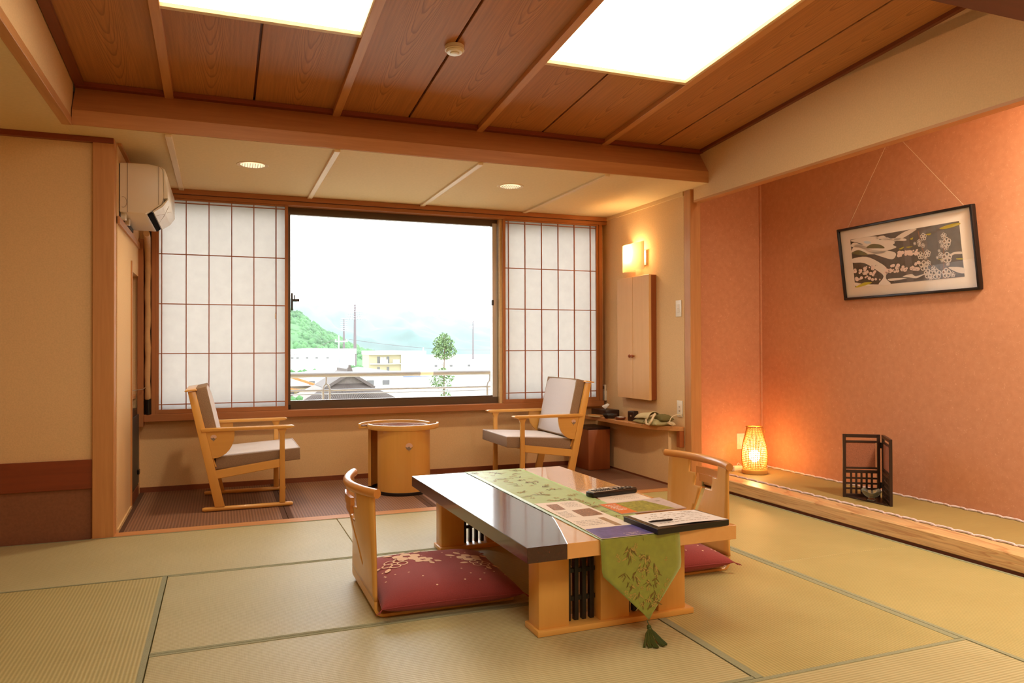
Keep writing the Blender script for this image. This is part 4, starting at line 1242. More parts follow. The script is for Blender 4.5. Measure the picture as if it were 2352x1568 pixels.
o = mk('tissue', bm, 'paper_white', TB, smooth='keep'); sd = o.modifiers.new('thickness', 'SOLIDIFY'); sd.thickness = .0015
AT = thing('ashtray', 'low dark octagonal dish in front of the tissue box on the shelf', 'dish', (2.945, 5.40, ZS))
mk('dish', lathe(bmesh.new(), [(.040, 0), (.062, .026), (.062, .034), (.052, .034), (.04, .012)], 8), 'dark_grey', AT)
MB_ = thing('wooden_coaster', 'brown wooden tray with small white card beside the black cup', 'tray', (2.965, 5.262, ZS))
mk('tray', lathe(bmesh.new(), [(.032, 0), (.045, .014), (.045, .019), (.038, .019), (.03, .006)], 20), 'reddish_y', MB_, smooth=30)
mk('card', box(bmesh.new(), -.02, .02, -.025, .025, .0188, .0215, .001), 'paper_white', MB_)
NP = thing('notepad', 'tan notepad lying at the window end of the shelf', 'notepad', (2.905, 5.56, ZS), math.radians(20))
mk('pad', box(bmesh.new(), -.03, .03, -.07, .07, 0, .014, .002), 'pale_y', NP)
mk('cover', box(bmesh.new(), -.031, .031, -.071, .071, .0142, .0165, .001), 'maple_edge', NP)
CP = thing('toiletry_cup', 'black square cup between the coaster and the green pouch on the shelf', 'cup', (3.00, 5.125, ZS), math.radians(20))
mk('cup', box(bmesh.new(), -.032, .032, -.032, .032, 0, .078, .009, 3), 'dark_wood', CP, smooth=40)
mk('emblem', lathe(bmesh.new(), [(.007, 0), (.007, .0012)], 14), 'grey_line', CP, loc=(-.0315, -.004, .042), rot=(0, -PI/2, 0))
# green drawstring pouch with hair dryer cord
PO = thing('pouch', 'pale green cloth pouch lying open on the right end of the shelf', 'pouch', (3.01, 4.84, ZS), math.radians(0))
def blob(bm, A, Bq, H, zb=0., n=18, tilt=0., wr=.004, ph=0.):
    gt, gb_ = [], []
    for i in range(n+1):
        u = math.sin((-1+2*i/n)*PI/2); ra, rb = [], []
        for j in range(n+1):
            v = math.sin((-1+2*j/n)*PI/2)
            e = i in (0, n) or j in (0, n)
            x, y = A*u*(1-.08*(1-v*v)), Bq*v*(1-.08*(1-u*u))
            hh = H*((1-abs(u)**3)*(1-abs(v)**3))**.5
            z = zb+.4*H*.6+hh*.62+wr*math.sin(13*v+ph+4*u)*(1-u*u)+tilt*v
            q = bm.verts.new((x, y, z)); ra.append(q)
            rb.append(q if e else bm.verts.new((x, y, max(zb+.0005, zb+.24*H-hh*.4))))
        gt.append(ra); gb_.append(rb)
    for i in range(n):
        for j in range(n):
            bm.faces.new((gt[i][j], gt[i+1][j], gt[i+1][j+1], gt[i][j+1])); bm.faces.new((gb_[i][j], gb_[i][j+1], gb_[i+1][j+1], gb_[i+1][j]))
    return bm
mk('pouch_body', blob(bmesh.new(), .085, .165, .062, wr=.003), 'pouch', PO, smooth=60)
bm = bmesh.new(); gr = []
for i in range(9):
    u = i/8; row = []
    for j in range(9):
        v = j/8
        x = -.088+.155*u; y = -.05+.185*v+.02*u
        z = .048+.052*math.sin(PI*min(1, u*1.05))**.7*(1-.55*v)+.004*math.sin(6*u+5*v)
        row.append(bm.verts.new((x, y, z)))
    gr.append(row)
for i in range(8):
    for j in range(8): bm.faces.new((gr[i][j], gr[i+1][j], gr[i+1][j+1], gr[i][j+1]))
o = mk('pouch_flap', bm, 'pouch_pale', PO, smooth=60); sd = o.modifiers.new('thickness', 'SOLIDIFY'); sd.thickness = .004
mk('pouch_lining', blob(bmesh.new(), .055, .07, .055, .035, n=12, wr=.002), 'pouch_dark', PO, loc=(.015, -.10, 0), smooth=60)
mk('drawstring', tube(bmesh.new(), [(-.03, .0, .062), (-.078, -.02, .040), (-.094, -.05, .012), (-.095, -.085, .010), (-.088, -.105, .035), (-.05, -.10, .09)], .0075, 8), 'cord', PO, smooth=True)
mk('drawstring', tube(bmesh.new(), [(-.045, -.095, .085), (-.052, -.07, .072), (-.05, -.04, .062), (-.04, -.02, .060)], .0085, 8), 'cord', PO, smooth=True)
mk('side_tab', tube(bmesh.new(), [(-.086, .0, .03), (-.094, .005, .012), (-.097, .008, -.008)], .0018, 5), 'pouch_dark', PO)
CC = thing('coiled_cable', 'bundled white power cord beside the green pouch on the shelf', 'cord', (3.05, 4.642, ZS))
pts = []
for i in range(70):
    a = i/70*2*PI*4
    pts.append((.018*math.cos(a)+.004*math.sin(i*.7)-.02, .030*math.sin(a)+.004*math.cos(i*1.1)-.004, .006+.010*(i/70)+.022*abs(math.sin(a*.5))**2))
mk('coil', tube(bmesh.new(), pts, .0032, 6), 'cord', CC, smooth=True)
mk('lead', tube(bmesh.new(), [(-.02, .02, .03), (.0, .035, .055), (.02, .03, .075), (.05, .01, .085), (.07, -.01, .08)], .0035, 6), 'cord', CC, smooth=True)
mk('plug', box(bmesh.new(), .060, .078, -.022, .0, .070, .092, .003), 'white_plastic', CC)
mk('cord_tie', tube(bmesh.new(), [(-.03, -.02, .02), (-.01, -.022, .03), (.006, -.02, .014)], .003, 6), 'cord', CC)

WBX = thing('waste_box', 'dark red brown wooden box under the window end of the shelf', 'box', (2.895, 5.63, .0015))
mk('body', box(bmesh.new(), -.10, .10, -.14, .14, 0, .33, .004, 2), 'reddish_z', WBX, smooth=30)
mk('lid', box(bmesh.new(), -.103, .103, -.143, .143, .330, .345, .003), 'dark_wood', WBX)
# ------------------------------------------------------------------ ceiling fittings
def downlight(label, x, y):
    t = thing('downlight', label, 'ceiling light', (x, y, ZA+.002), 0, 'round downlights in the alcove ceiling')
    bm = bmesh.new(); lathe(bm, [(.072, -.001), (.092, -.004), (.095, -.0005), (.095, .0)], 36, capb=False, capt=False); mk('trim_ring', bm, 'pale_y', t, smooth=40)
    bm = bmesh.new(); lathe(bm, [(.0715, -.0022), (.070, -.003), (.03, -.0065), (.0, -.0075)][:3], 36, capb=False, capt=True); mk('lens', bm, 'downlight_glow', t, smooth=40)
    for k in range(9):
        x_ = -.06+.015*k
        h_ = math.sqrt(max(0, .068**2-x_**2))
        mk('lens_rib', box(bmesh.new(), x_-.0015, x_+.0015, -h_*.8, h_*.8, -.0085, -.0035), 'silver', t)
    d = bpy.data.lights.new('downlight_light', 'SPOT'); d.energy = 52; d.color = (1, .80, .54); d.spot_size = math.radians(150); d.spot_blend = 1.0; d.shadow_soft_size = .05
    so = bpy.data.objects.new('downlight_light', d); COL.objects.link(so); so.parent = t; so.location = (0, 0, -.02)
    return t
downlight('round recessed downlight in the alcove ceiling near the air conditioner', .180, 4.86)
downlight('round recessed downlight in the alcove ceiling above the round table side nearer the cabinet', 1.885, 4.88)
SD = thing('smoke_detector', 'round cream smoke detector on the boarded ceiling', 'smoke detector', (1.045, 3.445, zc(3.445)))
SD.rotation_euler = (ang, 0, 0)
mk('base', lathe(bmesh.new(), [(.046, 0.0), (.047, -.012), (.045, -.016)], 32), 'white_plastic', SD, smooth=40)
mk('head', lathe(bmesh.new(), [(.040, -.016), (.042, -.026), (.036, -.032), (.022, -.033), (.021, -.037), (.014, -.038)], 32), 'white_plastic2', SD, smooth=40)
mk('ring', lathe(bmesh.new(), [(.046, -.0155), (.048, -.019), (.046, -.022), (.041, -.0225)], 32, capb=False, capt=False), 'white_plastic', SD, smooth=40)

# ------------------------------------------------------------------ recess: lantern, folding screen, bowl, picture
def lining():
    mt = paper_mat('lamp_lining', (.98, .78, .42, 1), .7)
    nt = mt.node_tree
    out = [n for n in nt.nodes if n.type == 'OUTPUT_MATERIAL'][0]
    src = out.inputs[0].links[0].from_socket
    tr = N(nt, 'ShaderNodeBsdfTransparent'); tr.inputs[0].default_value = (1, .9, .7, 1)
    mx = N(nt, 'ShaderNodeMixShader'); mx.inputs[0].default_value = .72
    nt.links.new(src, mx.inputs[1]); nt.links.new(tr.outputs[0], mx.inputs[2]); nt.links.new(mx.outputs[0], out.inputs[0])
    return mt
M['lamp_lining'] = lining()
LN = thing('bamboo_lantern', 'glowing woven bamboo lantern on a round wooden base in the recess corner', 'lamp', (3.617, 4.455, .0885))
mk('base', lathe(bmesh.new(), [(.088, 0), (.090, .004), (.090, .026), (.086, .030)], 40), 'maple_x', LN, smooth=40)
LP = [(.078, .034), (.086, .06), (.091, .10), (.090, .15), (.083, .20), (.072, .25), (.062, .29), (.056, .32), (.055, .335)]
def lr(z):
    for (r0, z0), (r1, z1) in zip(LP[:-1], LP[1:]):
        if z0 <= z <= z1: return r0+(r1-r0)*(z-z0)/(z1-z0)
    return LP[-1][0]
mk('paper_lining', lathe(bmesh.new(), [(r-.0045, z) for r, z in LP], 36, capb=False, capt=False), 'lamp_lining', LN, smooth=60)
for k in range(46):
    a = 2*PI*k/46
    pts = []
    for i in range(15):
        z = .032+.30*i/14
        r = lr(z)
        pts.append((r*math.cos(a), r*math.sin(a), z))
    mk('bamboo_stave', tube(bmesh.new(), pts, .0026, 4), 'bamboo', LN)
bm = bmesh.new()
z = .036
while z < .325:
    r = lr(z)+.001
    tube(bm, [((r+.0012*(1 if (j+int(z*250)) % 2 else -1))*math.cos(2*PI*j/60), (r+.0012*(1 if (j+int(z*250)) % 2 else -1))*math.sin(2*PI*j/60), z) for j in range(60)], .0021, 4, closed=True)
    z += .0078 if z > .19 else .013
o = mk('woven_rings', bm, 'bamboo', LN); o['kind'] = 'stuff'
mk('rim', tube(bmesh.new(), [(.057*math.cos(2*PI*j/36), .057*math.sin(2*PI*j/36), .336) for j in range(36)], .005, 8, closed=True), 'maple_edge', LN, smooth=True)
mk('handle', tube(bmesh.new(), [(.030, -.046, .334), (.052, -.04, .318), (.067, -.035, .293)], .0035, 6), 'maple_edge', LN, smooth=True)
mk('socket', lathe(bmesh.new(), [(.022, .03), (.022, .08), (.018, .085)], 16), 'white_plastic', LN)
mk('lamp_bulb', ball(bmesh.new(), (0, 0, .125), .040, 2, (1, 1, 1.15)), 'bulb', LN, smooth=True)
mk('lamp_cord', tube(bmesh.new(), [(.07, .055, .012), (.098, .05, .010), (.115, .02, .02), (.10, -.02, .035), (.088, -.03, .05)], .003, 6), 'cord_white', LN, smooth=True)
point_light('lantern_light', (0, 0, .185), 11.5, (1, .62, .27), .035, LN)
AD = thing('power_adapter', 'white power adapter block on the matting left of the lantern', 'adapter', (3.565, 4.60, .0885), math.radians(12))
mk('body', box(bmesh.new(), -.045, .045, -.025, .025, 0, .034, .004, 2), 'white_plastic2', AD, smooth=30)
mk('plug', box(bmesh.new(), -.075, -.045, -.012, .012, .004, .024, .003), 'white_plastic', AD)
mk('lead', tube(bmesh.new(), [(.04, .02, .036), (.06, .03, .046), (.075, .02, .03)], .003, 6), 'cord_white', AD, smooth=True)
AD2 = thing('power_plug', 'small white plug left of the adapter on the recess matting', 'plug', (3.47, 4.60, .0885))
mk('body', box(bmesh.new(), -.03, .02, -.014, .014, 0, .018, .003, 2), 'white_plastic', AD2, smooth=30)
mk('lead', tube(bmesh.new(), [(-.03, 0, .009), (-.06, -.01, .006), (-.075, .02, .005)], .003, 6), 'cord_white', AD2, smooth=True)
OL = thing('wall_outlet', 'pale outlet plate behind the lantern on the recess end wall', 'outlet', (3.70, 4.72, .285))
mk('cover_plate', box(bmesh.new(), -.036, .036, -.007, -.0005, -.06, .06, .002), 'white_plastic', OL)
mk('socket_insert', box(bmesh.new(), -.014, .014, -.009, -.006, -.035, .035, .001), 'white_plastic2', OL)

FS = thing('folding_screen', 'small dark two panel folding screen standing in the recess', 'screen', (3.62, 3.44, .0885))
pA, pB, pC = Vector((-.083, .105)), Vector((.095, -.010)), Vector((-.052, -.222))
M['screen_mesh'] = plain('brown_gauze', srgb(158, 98, 70), .8, noise=.25, nscale=260.)
def panel(p, q, parent):
    d = (q-p); L_ = d.length; a = math.atan2(d.y, d.x)
    H_ = .383
    def pb(nm, mat, x0, x1, y0, y1, z0, z1, bev=.0015):
        o = mk(nm, box(bmesh.new(), x0, x1, y0, y1, z0, z1, bev), mat, parent, loc=(p.x, p.y, 0), rot=(0, 0, a)); return o
    fw_ = .018
    pb('panel_stile', 'dark_wood', 0, fw_, -.008, .008, 0, H_); pb('panel_stile', 'dark_wood', L_-fw_, L_, -.008, .008, 0, H_)
    pb('panel_rail', 'dark_wood', fw_, L_-fw_, -.008, .008, H_-.020, H_)
    pb('panel_rail', 'dark_wood', fw_, L_-fw_, -.008, .008, .148, .166)
    pb('panel_rail', 'dark_wood', fw_, L_-fw_, -.008, .008, 0, .022)
    pb('gauze_bar', 'dark_wood', fw_, L_-fw_, -.005, .005, .332, .345)
    pb('gauze_bar', 'dark_wood', fw_, L_-fw_, -.005, .005, .172, .184)
    pb('gauze', 'screen_mesh', fw_, L_-fw_-.008, -.001, .001, .184, .332, .0003)
    for k in range(1, 6):
        x = fw_+(L_-2*fw_)*k/6; pb('grid_bar', 'dark_wood', x-.0058, x+.0058, -.005, .005, .022, .148, .0008)
    for k in range(1, 4):
        z = .022+.126*k/4; pb('grid_bar', 'dark_wood', fw_, L_-fw_, -.0045, .0045, z-.0055, z+.0055, .0008)
panel(pA, pB, FS)
e_ = (pC-pB).normalized()*.008
panel(pB+Vector((.010, -.012))+e_*.2, pC, FS)
for z in (.06, .30): mk('hinge', lathe(bmesh.new(), [(.006, z), (.006, z+.035)], 10, (pB.x+.004, pB.y-.006, 0)), 'black', FS)
bm = bmesh.new(); prism(bm, [tuple(pA+Vector((.01, -.012))), tuple(pB+Vector((-.008, -.008))), tuple(pC+Vector((-.008, .014)))], 'xy', 0, .008, .001); mk('dark_triangle', bm, 'dark_wood', FS)  # thin dark triangle lying between the two panels
GB = thing('glass_bowl', 'clear fluted glass bowl in front of the small folding screen', 'bowl', (3.575, 3.365, .0970))
bm = bmesh.new()
prf = [(.020, 0), (.024, .003), (.014, .010), (.018, .016), (.040, .030), (.058, .056), (.055, .057), (.036, .034), (.012, .020)]
nn_ = 24; rings = []
for r, z in prf:
    ring = []
    for j in range(nn_):
        a = 2*PI*j/nn_
        fz = (.008*math.cos(4*a)) if z > .05 else 0
        fr_ = 1+(.10*math.cos(4*a) if z > .05 else 0)
        ring.append(bm.verts.new((r*fr_*math.cos(a), r*fr_*math.sin(a), z+fz)))
    rings.append(ring)
for a_, b_ in zip(rings[:-1], rings[1:]):
    for j in range(nn_): bm.faces.new((a_[j], a_[(j+1) % nn_], b_[(j+1) % nn_], b_[j]))
bm.faces.new(rings[0][::-1]); bm.faces.new(rings[-1])
mk('bowl', bm, 'bowl_glass', GB, smooth=50)
M['glass_green'] = plain('green_glass_bead', srgb(96, 104, 50), .15, coat=1)
M['glass_amber'] = plain('amber_glass_bead', srgb(176, 92, 50), .15, coat=1)
bm = bmesh.new()
for k in range(5): ball(bm, (.018*math.cos(k*1.4), .018*math.sin(k*1.4), .0335), .007, 1)
mk('green_bead', bm, 'glass_green', GB, smooth=True)
mk('amber_inset', lathe(bmesh.new(), [(.011, .0025), (.019, .0115), (.012, .014)], 12), 'glass_amber', GB, smooth=True)

# picture: local x runs along -world y (viewer's left to right), local z up
PC = thing('framed_picture', 'framed print of a stream with white blossoms on the terracotta wall', 'picture', (3.862, 3.38, 1.548))
lean = math.radians(7.5)
PC.rotation_euler = (0, -lean, 0)
WP, HP = .962, .472
def pic(nm, mat, y0, y1, z0, z1, x0, x1, parent=PC, bev=.004):
    return mk(nm, box(bmesh.new(), x0, x1, y0, y1, z0, z1, bev, 2), mat, parent, smooth=30)
pic('frame_side', 'black_lacquer', -WP/2, -WP/2+.016, -HP/2, HP/2, -.020, .014)
pic('frame_side', 'black_lacquer', WP/2-.016, WP/2, -HP/2, HP/2, -.020, .014)
pic('frame_side', 'black_lacquer', -WP/2+.01, WP/2-.01, -HP/2, -HP/2+.016, -.020, .014)
pic('frame_side', 'black_lacquer', -WP/2+.01, WP/2-.01, HP/2-.016, HP/2, -.020, .014)
pic('mat_board', 'paper', -WP/2+.014, WP/2-.014, -HP/2+.014, HP/2-.014, -.004, .006, bev=.0005)
pic('glazing', 'frosted', -WP/2+.014, WP/2-.014, -HP/2+.014, HP/2-.014, -.0160, -.0150, bev=.0002)
AW, AH = .775, .312
art = pic('print', plain('print_brown', srgb(96, 82, 66), .6, noise=.12, nscale=30.), -AW/2, AW/2, -AH/2, AH/2, -.0052, -.004, bev=.0001)
for nm_, c_ in (('art_white', srgb(222, 206, 190)), ('art_pink', srgb(226, 198, 182)), ('art_yellow', srgb(190, 170, 40)), ('art_blue', srgb(190, 200, 206)), ('art_olive', srgb(108, 96, 50)), ('art_stem', srgb(160, 104, 60)), ('art_grey', srgb(112, 96, 82))):
    M[nm_] = plain(nm_, c_, .6)
layer = [0]
def ap(u, v):   # u 0..1 left to right, v 0..1 bottom to top
    return (-.0054-.0003*layer[0], AW/2-AW*u, -AH/2+AH*v)
def shape(bm, pts):
    flat(bm, [ap(*p) for p in pts])
def curvy(pts, n=4):
    out = []
    k = len(pts)
    for i in range(k):
        p0, p1, p2, p3 = [Vector(pts[(i+j-1) % k]) for j in range(4)]
        for q in range(n):
            t = q/n
            out.append(tuple(.5*((2*p1)+(-p0+p2)*t+(2*p0-5*p1+4*p2-p3)*t*t+(-p0+3*p1-3*p2+p3)*t**3)))
    return out
layer[0] = 1
bm = bmesh.new()
for k in range(7): shape(bm, [(.44+.075*k, 0), (.50+.075*k, 0), (.50+.075*k, 1), (.44+.075*k, 1)]) if k % 2 else None
mk('print_stripe', bm, 'art_grey', art, smooth='keep')
layer[0] = 2
bm = bmesh.new()
shape(bm, curvy([(0, .72), (.12, .66), (.30, .62), (.36, .66), (.45, .70), (.42, .76), (.44, .80), (.38, .92), (.30, .90), (.27, .98), (.10, 1.0), (.0, .98), (.06, .93), (.13, .86), (.05, .88)]))
shape(bm, curvy([(0, .86), (.10, .80), (.17, .70), (.30, .56), (.40, .48), (.44, .56), (.42, .62), (.36, .66), (.22, .72), (.12, .85), (.04, .93)]))
shape(bm, curvy([(0, .60), (.15, .60), (.28, .44), (.34, .30), (.32, .12), (.36, .0), (.24, .0), (.30, .16), (.24, .30), (.12, .48), (.0, .52)]))
shape(bm, curvy([(.43, .82), (.52, .86), (.64, .97), (.63, 1.0), (.55, .98), (.46, .90)]))
shape(bm, curvy([(.26, .95), (.36, .88), (.53, .80), (.54, .84), (.46, .88), (.38, .90), (.34, .97)]))
shape(bm, curvy([(.48, .12), (.56, .15), (.60, .10), (.70, .14), (.66, .10), (.60, .06), (.54, .09)]))
shape(bm, curvy([(.34, .10), (.44, .10), (.52, .08), (.44, .06), (.36, .06)]))
shape(bm, curvy([(.88, .20), (1.0, .16), (1.0, .06), (.94, .10)]))
shape(bm, curvy([(.90, .42), (.94, .46), (1.0, .45), (1.0, .41), (.94, .42), (.91, .39)]))
shape(bm, curvy([(.0, .10), (.12, .04), (.28, .0), (.2, .0), (.05, .0), (0, .04)]))
mk('print_stream', bm, 'art_white', art, smooth='keep')
layer[0] = 3
bm = bmesh.new(); shape(bm, curvy([(.16, .78), (.22, .84), (.30, .80), (.34, .72), (.26, .74)])); shape(bm, curvy([(.0, .72), (.08, .76), (.17, .64), (.08, .66)]))
mk('print_leaf', bm, 'art_olive', art, smooth='keep')
bm = bmesh.new(); shape(bm, curvy([(.14, .92), (.20, .90), (.21, .86), (.16, .87)])); mk('print_water', bm, 'art_blue', art, smooth='keep')
bm = bmesh.new()
for q in [[(.84, .92), (.90, .96), (1, .97), (1, .93), (.90, .90)], [(.80, .36), (.86, .37), (.85, .35)], [(.95, .34), (1, .33), (1, .31), (.96, .32)], [(.47, .66), (.52, .69), (.50, .65)], [(.54, .68), (.60, .67), (.56, .66)], [(.0, .0), (.10, .08), (.18, .06), (.06, .0)], [(.72, .86), (.77, .86), (.75, .83)], [(.58, .82), (.61, .84), (.60, .80)]]: shape(bm, curvy(q))
mk('print_accent', bm, 'art_yellow', art, smooth='keep')
rp = random.Random(11)
bm = bmesh.new()
for pts in ([(.66, .95), (.67, .70), (.70, .45), (.76, .20), (.80, 0)], [(.88, .80), (.86, .55), (.85, .30), (.83, 0)]):
    for (u0, v0), (u1, v1) in zip(pts[:-1], pts[1:]): shape(bm, [(u0-.003, v0), (u0+.003, v0), (u1+.003, v1), (u1-.003, v1)])
mk('print_stem', bm, 'art_stem', art, smooth='keep')
layer[0] = 4
bmr, bmk = bmesh.new(), bmesh.new()
asp = AW/AH
def ringflower(u, v, r):
    for k in range(5):
        a = 2*PI*k/5+.3
        cu, cv = u+math.cos(a)*r*.62, v+math.sin(a)*r*.62*asp
        for b in range(8):
            q = []
            for e, f in ((b, .38), (b+1, .38), (b+1, .62), (b, .62)):
                an = e*PI/4
                q.append((cu+math.cos(an)*r*f, cv+math.sin(an)*r*f*asp))
            shape(bmr, q)
for (u, v, r) in [(.70, .82, .024), (.66, .74, .017), (.66, .68, .013), (.69, .66, .015), (.62, .72, .011), (.87, .78, .02), (.89, .66, .03), (.85, .60, .015), (.88, .56, .018), (.84, .68, .012), (.66, .48, .025), (.72, .50, .024), (.70, .43, .013), (.68, .28, .034), (.72, .32, .018), (.88, .38, .034), (.84, .34, .014), (.83, .44, .018), (.71, .12, .032), (.78, .10, .034), (.76, .20, .02), (.86, .10, .032), (.91, .06, .018), (.73, .0+.03, .018), (.88, .26, .013), (.80, .40, .01), (.82, .52, .010)]:
    ringflower(u, v, r)
mk('print_blossom', bmr, 'art_white', art, smooth='keep')
for i in range(90):
    u, v = rp.choice([(rp.uniform(.01, .27), rp.uniform(.10, .40)), (rp.uniform(.32, .64), rp.uniform(.22, .36)), (rp.uniform(.46, .64), rp.uniform(.52, .60))])
    r = rp.uniform(.008, .022)
    shape(bmk, [(u+math.cos(k*PI/4)*r, v+math.sin(k*PI/4)*r*asp*.8) for k in range(8)])
    layer[0] += .012
mk('print_cluster', bmk, 'art_pink', art, smooth='keep')
layer[0] = 6.2
bm = bmesh.new()
for i in range(120):
    u, v = rp.choice([(rp.uniform(.01, .27), rp.uniform(.08, .40)), (rp.uniform(.32, .64), rp.uniform(.20, .34))])
    a = rp.uniform(0, PI); l = rp.uniform(.01, .03)
    du, dv = math.cos(a)*l, math.sin(a)*l*asp*.5
    shape(bm, [(u, v), (u+du, v+dv), (u+du*.9+.004, v+dv*.9), (u+.003, v-.004)])
mk('print_stroke', bm, plain('art_dark', srgb(84, 70, 56), .6), art, smooth='keep')
bm = bmesh.new()
tube(bm, [(.012, .43, HP/2-.02), (.02, .02, HP/2+.50)], .0011, 5); tube(bm, [(.012, -.43, HP/2-.02), (.02, -.02, HP/2+.50)], .0011, 5)
mk('hanging_wire', bm, 'cord', PC)
mk('wall_hook', box(bmesh.new(), .015, .062, -.022, .022, HP/2+.495, HP/2+.510, .002), 'dark_wood', PC)
# ------------------------------------------------------------------ outside the window
rx = random.Random(21)
# balcony railing
BR = thing('balcony_railing', 'pale metal balcony railing just outside the window', 'railing', (1.5, 6.72, -.2))
mk('top_rail', tube(bmesh.new(), [(-2.6, 0, .975), (2.6, 0, .975)], .024, 12), 'steel_pale', BR, smooth=True)
mk('lower_rail', tube(bmesh.new(), [(-2.6, 0, .838), (2.6, 0, .838)], .009, 8), 'steel_pale', BR, smooth=True)
mk('lower_rail', tube(bmesh.new(), [(-2.6, .1, .80), (2.6, .1, .80)], .005, 8), 'steel_pale', BR, smooth=True)
for x in (-2.15, -.64, .88, 2.35):
    mk('post', box(bmesh.new(), x-.038, x-.020, -.01, .01, 0, .85, .002), 'steel_pale', BR)
    mk('post', box(bmesh.new(), x+.020, x+.038, -.01, .01, 0, .85, .002), 'steel_pale', BR)
    mk('post_bracket', tube(bmesh.new(), [(x-.030, 0, .84), (x-.022, 0, .875), (x-.004, 0, .895), (x, 0, .96)], .008, 8), 'steel_pale', BR, smooth=True)
    mk('post_bracket', tube(bmesh.new(), [(x+.030, 0, .84), (x+.022, 0, .875), (x+.004, 0, .895)], .008, 8), 'steel_pale', BR, smooth=True)
mk('rail_sticker', tube(bmesh.new(), [(.40-.20, 0, .975), (.40-.08, 0, .975)], .0246, 12), 'white_plastic2', BR, smooth=True)
bs = sbox('floor_balcony', 'plaster_ceiling', -1.6, 4.6, 6.06, 6.85, -.4, -.2)
GR = -9.0
M['ground'] = plain('pale_ground', srgb(176, 172, 158), .9, noise=.1, nscale=.2)
M['far_white'] = plain('white_painted_wall', srgb(206, 206, 200), .8)
M['far_cream'] = plain('cream_wall', srgb(150, 142, 112), .8)
M['far_roof_white'] = plain('white_metal_roof', srgb(196, 200, 204), .6)
M['far_blue'] = plain('blue_metal_roof', srgb(96, 108, 132), .6)
M['far_grey'] = plain('grey_window', srgb(84, 84, 84), .5)
M['far_tile'] = plain('grey_tile', srgb(92, 84, 78), .8, noise=.2, nscale=6.)
M['far_tile2'] = plain('grey_tile_dark', srgb(70, 62, 58), .8)
M['far_orange'] = plain('orange_tile', srgb(150, 96, 50), .8, noise=.2, nscale=4.)
M['far_steel'] = plain('tower_steel', srgb(84, 70, 74), .6)
M['far_leaf'] = plain('hill_leaf', srgb(58, 98, 52), .9, noise=.45, nscale=.09)
M['tree_leaf'] = plain('tree_leaf', srgb(92, 118, 72), .8, noise=.4, nscale=3.)
M['bark'] = plain('bark', srgb(110, 92, 76), .9)
M['mountain'] = plain('mountain_wood', srgb(56, 84, 78), .95, noise=.5, nscale=.006)
bm = bmesh.new(); flat(bm, [(-900, 8, GR), (1800, 8, GR), (1800, 3000, GR), (-900, 3000, GR)]); o = mk('ground_plain', bm, 'ground', kind='structure')
o['label'] = 'flat pale ground of the town below the window'

# house with hipped and gabled tile roof
HT = thing('house_roof', 'grey tiled hip and gable house roof just below the railing', 'house', (9.45, 60, -3.4))
mk('wall', box(bmesh.new(), -3.8, 3.8, .3, 7, -5.6, .2), 'far_cream', HT)
bm = bmesh.new()
e = [(-4.4, -1.2, .03), (4.4, -1.2, -.0), (4.4, 7.5, .0), (-4.4, 7.5, .0)]
rg_ = [(-1.15, .8, 1.75), (1.35, .8, 1.70), (1.35, 6.3, 1.7), (-1.15, 6.3, 1.75)]
E_ = [bm.verts.new(p) for p in e]; G_ = [bm.verts.new(p) for p in rg_]
for i in range(4): bm.faces.new((E_[i], E_[(i+1) % 4], G_[(i+1) % 4], G_[i]))
bm.faces.new(G_); mk('hip_roof', bm, 'far_tile', HT)
bm = bmesh.new(); prism(bm, [(-1.95, 1.35), (.1, 2.65), (2.15, 1.35), (1.9, 1.25), (.1, 2.35), (-1.7, 1.25)], 'xz', .15, 6.6); mk('gable_roof', bm, 'far_tile2', HT)
bm = bmesh.new(); prism(bm, [(-1.7, 1.28), (.1, 2.36), (1.9, 1.28)], 'xz', .6, .75); mk('gable_wall', bm, 'far_tile', HT)
bm = bmesh.new(); prism(bm, [(-.18, 2.5), (-.12, 2.85), (-.03, 2.95), (.0, 3.12), (.12, 3.12), (.15, 2.95), (.24, 2.85), (.32, 2.5)], 'xz', .05, .5); mk('ridge_ornament', bm, 'far_tile2', HT)
bm = bmesh.new(); box(bm, -.03, .23, .2, 6.6, 2.5, 2.78); mk('ridge', bm, 'far_tile2', HT)
bm = bmesh.new()
for i in range(46):
    x = -4.3+8.6*i/45
    tube(bm, [(x, -1.24, .06), (x*(.27+.0), .78, 1.72)], .055, 5)
o = mk('tile_rib', bm, 'far_tile2', HT); o['kind'] = 'stuff'
OR = thing('orange_house', 'house with orange tiled roof at the window left edge', 'house', (8.0, 75, -3.9))
mk('wall', box(bmesh.new(), -3.0, 1.0, .2, 5, -5.1, 1.1), 'far_cream', OR)
bm = bmesh.new(); prism(bm, [(-3.4, 2.95), (1.4, 1.2), (1.35, 1.0), (-3.4, 2.65)], 'xz', -.6, 5.5); mk('roof', bm, 'far_orange', OR)
bm = bmesh.new(); prism(bm, [(-3.4, 1.5), (.4, .75), (.4, .6), (-3.4, 1.3)], 'xz', -1.0, .2); mk('lower_roof', bm, 'far_orange', OR)
for k in range(4): mk('window', box(bmesh.new(), -2.6+.75*k, -2.2+.75*k, .12, .22, .2, 1.0), 'far_grey', OR)

